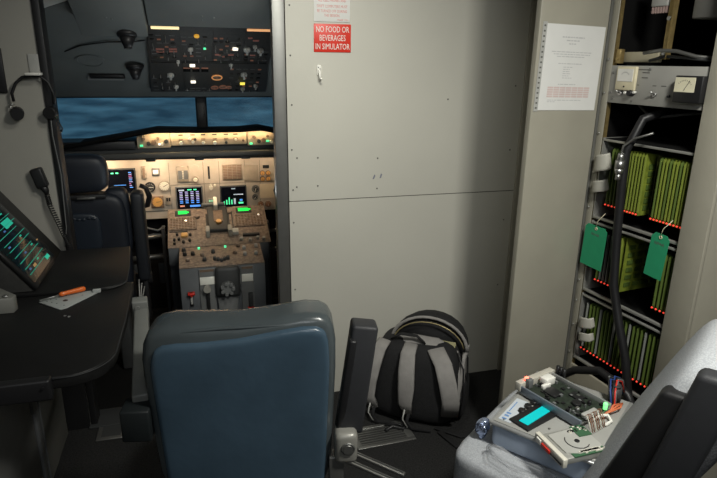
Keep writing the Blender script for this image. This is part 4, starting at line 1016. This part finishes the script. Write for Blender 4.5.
# cable crossing low in front of the rack
solo(MB().tube([(.0, -.10, .02), (-.008, -.10, .2), (-.005, -.10, .29), (.025, -.10, .338), (.118, -.10, .423), (.24, -.10, .485), (.316, -.10, .479), (.38, -.10, .46), (.405, -.10, .43), (.42, -.09, .3), (.42, -.09, .02)], .016, 10), 'black_hose', BLACK, 'thick black hose arching low between the seat and the rack', 'cable', RK)

# ================= RIGHT SEAT =================
UA = math.radians(35.9)
SM = Matrix.Translation((.659, 1.295, 0)) @ rotz(UA)     # local x along the front edge, local -y towards the backrest
se = thing('fabric_seat', 'grey-blue woven fabric seat at lower right carrying an electronics box', 'seat', SM)
MB().pad(.240, -.235, .452, .250, .245, .068, .22).build('seat_cushion', SEATF, se)
MB().box(.03, -.43, .30, .44, -.06, .40, .01).build('seat_pan', CHAR, se)
MB().cyl((.24, -.24, .02), (.24, -.24, .28), .05).box(.05, -.42, 0, .43, -.08, .03, .01).build('pedestal', DARKG, se)
LK = .43
def lean(q):
    k = max(0, q.z-.45)
    q.y -= LK*k
    return q
MB().pad(.210, -.347, .715, .220, .050, .275, .42, fn=lean).build('backrest_cushion', SEATF, se)
MB().pad(.215, -.44, .715, .205, .05, .285, .3, fn=lean).build('backrest_rear', SEATG, se)
def slab(x0, x1, y0, y1, z0, z1, bev=.01):
    m = MB()
    m.box(x0, y0, z0, x1, y1, z1, bev, seg=3)
    for v in m.bm.verts: v.co = lean(v.co)
    return m
LK = .36
slab(-.02, .03, -.46, -.330, .42, .925, .012).build('side_shell', BLACK, se)
LK = .22
slab(-.055, .0, -.525, -.440, .45, 1.005, .014).build('armrest', CHAR, se)
MB().cyl((-.08, -.42, .47), (.03, -.42, .47), .022, seg=16).build('armrest_hinge', STEELD, se)

# ================= ELECTRONICS BOX ON THE SEAT =================
BXA = math.radians(36.5)
BZ = .522
BX = Matrix.Translation((1.0, 1.27, BZ)) @ rotz(BXA)
bx = thing('electronics_case', 'blue-grey instrument case with a light top plate lying on the fabric seat', 'electronics case', BX)
MB().box(-.172, -.148, 0, .185, .148, .128-.05, .018, seg=4).build('case_body', BOXB, bx)
MB().box(-.178, -.154, .074, .190, .154, .084, .004).build('lid_rim', mat('rim_silver', (.45, .46, .46), .3, .6), bx)
MB().box(-.168, -.144, .084, .18, .144, .0865, .001).build('top_plate', BOXT, bx)
MB().box(-.155, .098, .0865, -.02, .135, .088).build('label_panel', mat('panel_pale', (.5, .54, .58), .5), bx)
mb = MB()
for x in (-.148, -.13, -.115): mb.box(x, .115, .088, x+.008, .128, .0884)
mb.box(-.10, .124, .088, -.04, .127, .0884).build('panel_marks', mat('mark_blue', (.12, .25, .5), .5), bx)
for x, y in ((-.080, .094), (-.046, .089), (-.014, .083), (.012, .079)):
    MB().cyl((x, y, .0865), (x, y, .097), .0115, .010, 16).build('push_button', BLACK, bx)
l = MB().box(-.095, -.034, 0, .090, .034, .007, .001, M=T(-.062, .048, .0866) @ rotz(-.28)).build('lcd_module', BLACK, bx)
MB().box(-.080, -.015, .007, .088, .015, .0085, M=T(-.062, .048, .0866) @ rotz(-.22)).build('lcd_screen', E_CYAN, l)
for x, y in ((-.15, .12), (-.11, -.0), (-.04, -.02), (-.155, -.13)): MB().cyl((x, y, .0865), (x, y, .089), .0035, seg=8).build('lid_screw', STEELD, bx)
# chassis with circuit board
CHM = BX @ T(.038, .004, .100) @ rotz(math.radians(-18.5))
cs = thing('board_chassis', 'metal tray with a populated circuit board and red light on top of the case', 'circuit board tray', CHM @ rotz(0))
# local x: short axis (towards rack), local y: along the long rail
MB().box(-.072, -.100, 0, .074, .118, .004, .001).build('tray_base', STEELD, cs)
MB().box(-.076, -.104, -.006, -.070, .118, .020, .001).build('tray_rail', mat('rail_blue_grey', (.20, .23, .27), .4, .4), cs)
MB().box(.070, -.100, .0, .076, .118, .022, .001).build('tray_rail', mat('rim_silver', (.45, .46, .46), .3, .6), cs)
MB().box(-.078, .112, .0, .085, .134, .028, .002, M=T(0, 0, 0)).build('end_plate', mat('plate_offwhite', (.46, .44, .38), .5), cs)
b = MB().box(-.066, -.095, .006, .067, .108, .009).build('circuit_board', PCBD, cs)
rr = random.Random(11)
mb = MB()
for i in range(46):
    x = rr.uniform(-.058, .055); y = rr.uniform(-.085, .095); w_ = rr.uniform(.004, .012); h_ = rr.uniform(.004, .012)
    mb.box(x, y, .009, x+w_, y+h_, .009+rr.uniform(.003, .009), mi=rr.choice([0, 0, 0, 0, 1, 1, 3]))
mb.box(-.03, .02, .009, .012, .065, .015, .001, mi=0).box(.02, -.03, .009, .05, .01, .015, .001, mi=0)
mb.cyl((.0, -.035, .009), (.0, -.035, .018), .014, seg=18, mi=0).cyl((-.03, -.06, .009), (-.03, -.06, .024), .006, seg=10, mi=3).cyl((.035, -.055, .009), (.035, -.055, .022), .006, seg=10, mi=0)
mb.build('components', [BLACK, MIDG, PALE, STEEL], b)
MB().box(.0, .075, .009, .042, .105, .034, .003).box(-.02, .07, .009, .015, .082, .022, .002).build('power_socket', WHITE, cs)
MB().box(-.055, .098, .009, -.035, .116, .038, .002, mi=0).sph((-.045, .118, .034), .0075, mi=1).build('red_led', [MIDG, E_REDB], cs)
MB().sph((.05, -.096, .026), .007).cyl((.05, -.096, .01), (.05, -.096, .026), .006, seg=12).build('green_led', E_GRNB, cs)
mb = MB()
for k in range(3): mb.cyl((.088, .08+k*.012, .01), (.088, .08+k*.012, .045), .006, seg=10)
mb.build('capacitors', BLACK, cs)
rb = MB()
for k in range(9):
    x = -.05+k*.008
    rb.tube([(x, -.088, .016), (x, -.104, .028), (x-.008, -.118, .018), (x-.016, -.135, -.008)], .0014, 6, mi=0 if k % 3 else 1)
solo(rb, 'ribbon_cable', [COPPER, PALE], 'brown and cream ribbon cable fanning from the board tray', 'cable', CHM)
solo(MB().box(-.03, -.010, 0, .03, .010, .012, .002), 'ribbon_plug', LIGHTG, 'pale plug at the top of the brown ribbon cable', 'plug', CHM @ T(-.016, -.092, .010))
# floppy drive
FD = BX @ T(-.150, -.088, .0895) @ rotz(math.radians(-34)) @ Matrix.Diagonal((1.18, 1.15, 1.1, 1))
fd = thing('floppy_drive', 'open white floppy disk drive with red button lying on the case', 'floppy drive', FD)
MB().box(-.062, -.045, 0, .050, .050, .016, .001).build('drive_frame', mat('drive_metal', (.42, .42, .39), .4, .5), fd)
MB().prism([(-.05, -.028), (-.02, -.040), (.046, -.030), (.046, .030), (.01, .044), (-.05, .040)], .016, .019).build('top_plate', mat('drive_plate', (.48, .48, .45), .45, .3), fd)
MB().box(-.040, -.046, .0155, .045, -.030, .018).build('green_board', mat('drive_board', (.04, .11, .055), .5), fd); MB().box(.015, .01, .0195, .05, .05, .021).build('green_board', mat('drive_board', (.04, .11, .055), .5), fd)
mb = MB()
for i in range(14): mb.box(-.03+rr.uniform(0, .075), -.044+rr.uniform(0, .012), .018, -.024+rr.uniform(.0, .075), -.038, .021)
for i in range(22):
    x = rr.uniform(.0, .045); y = rr.uniform(.022, .045); mb.box(x, y, .018, x+.005, y+.004, .022, mi=i % 2)
mb.build('components', [PALE, BLACK], fd)
MB().tube([(.027*math.cos(a), .027*math.sin(a), .0195) for a in [PI*.75+PI*.09*k for k in range(12)]], .0012, 5).build('plate_groove', BLACK, fd)
MB().cyl((.0, .0, .019), (.0, .0, .021), .006, seg=14).build('spindle', BLACK, fd)
f = MB().box(-.074, -.052, -.002, -.062, .056, .022, .002).build('front_bezel', PALE, fd)
MB().box(-.0755, -.046, .004, -.073, -.004, .008).build('disk_slot', BLACK, f)
MB().box(-.078, -.006, .003, -.073, .026, .013, .001).build('eject_button', RED, f)
MB().box(-.077, .030, .004, -.073, .046, .016, .001).build('white_button', WHITE, f)
# loose wiring behind
wr = MB()
for k in range(9):
    a = k*.7
    wr.tube([(.10+.006*math.cos(a), -.115+.006*math.sin(a), .09), (.135+.010*math.cos(a), -.10+.01*math.sin(a), .13), (.17+.014*math.cos(a), -.09+.014*math.sin(a), .155), (.20+.012*math.cos(a), -.10+.012*math.sin(a), .14), (.205+.01*math.cos(a), -.12, .10)], .0026, 6, mi=[0, 1, 2, 1, 0, 1, 3, 2, 1][k])
solo(wr, 'wire_bundle', [BLUEW, BLACK, MIDG, RED], 'bundle of blue, black and red wires standing behind the case', 'wires', BX)
solo(MB().cyl((0, 0, 0), (0, 0, .05), .018, seg=16).cyl((0, 0, .05), (0, 0, .058), .014, seg=16), 'wire_collar', DARKG, 'dark round collar gathering the wire bundle', 'collar', BX @ T(.155, -.105, .087))
ow = MB()
for k in range(3): ow.tube([(.04, -.09-.008*k, .090), (.06+.01*k, -.115, .102), (.10, -.135+.01*k, .105), (.15, -.13, .092)], .003, 6)
solo(ow, 'orange_wires', mat('wire_orange', (.60, .16, .07), .5), 'loose orange wires curling across the case top', 'wires', BX)
solo(MB().tube([(.0, -.08, .092), (.02, -.10, .105), (.045, -.115, .100), (.03, -.13, .093), (.0, -.12, .092)], .005, 8), 'white_wire', WHITE, 'short curled white wire among the orange ones', 'wires', BX)
# crumpled foil and clear bag
fo = MB(); fo.pad(0, 0, .0, .022, .018, .028, .8)
for v in fo.bm.verts: v.co += Vector(noise.noise_vector(v.co*55))*.010
solo(fo, 'foil_wrap', FOIL, 'crumpled blue and silver foil ball at the corner of the case', 'foil', BX @ T(-.150, .182, .03))
bg = MB()
for k, (ox, oz) in enumerate(((0, 0), (-.012, .012))):
    pts = [(-.20+ox, .13, .012+oz), (-.225+ox, .10, .03+oz), (-.232+ox, .04, .02+oz), (-.225, -.02, .012+oz), (-.20, -.06, .010)]
    bg.tube(pts, [.012, .018, .020, .016, .008], 10)
for v in bg.bm.verts: v.co += Vector(noise.noise_vector(v.co*40))*.006
solo(bg, 'plastic_bag', BAGM, 'crumpled clear plastic bag tucked beside the case on the seat', 'bag', BX)
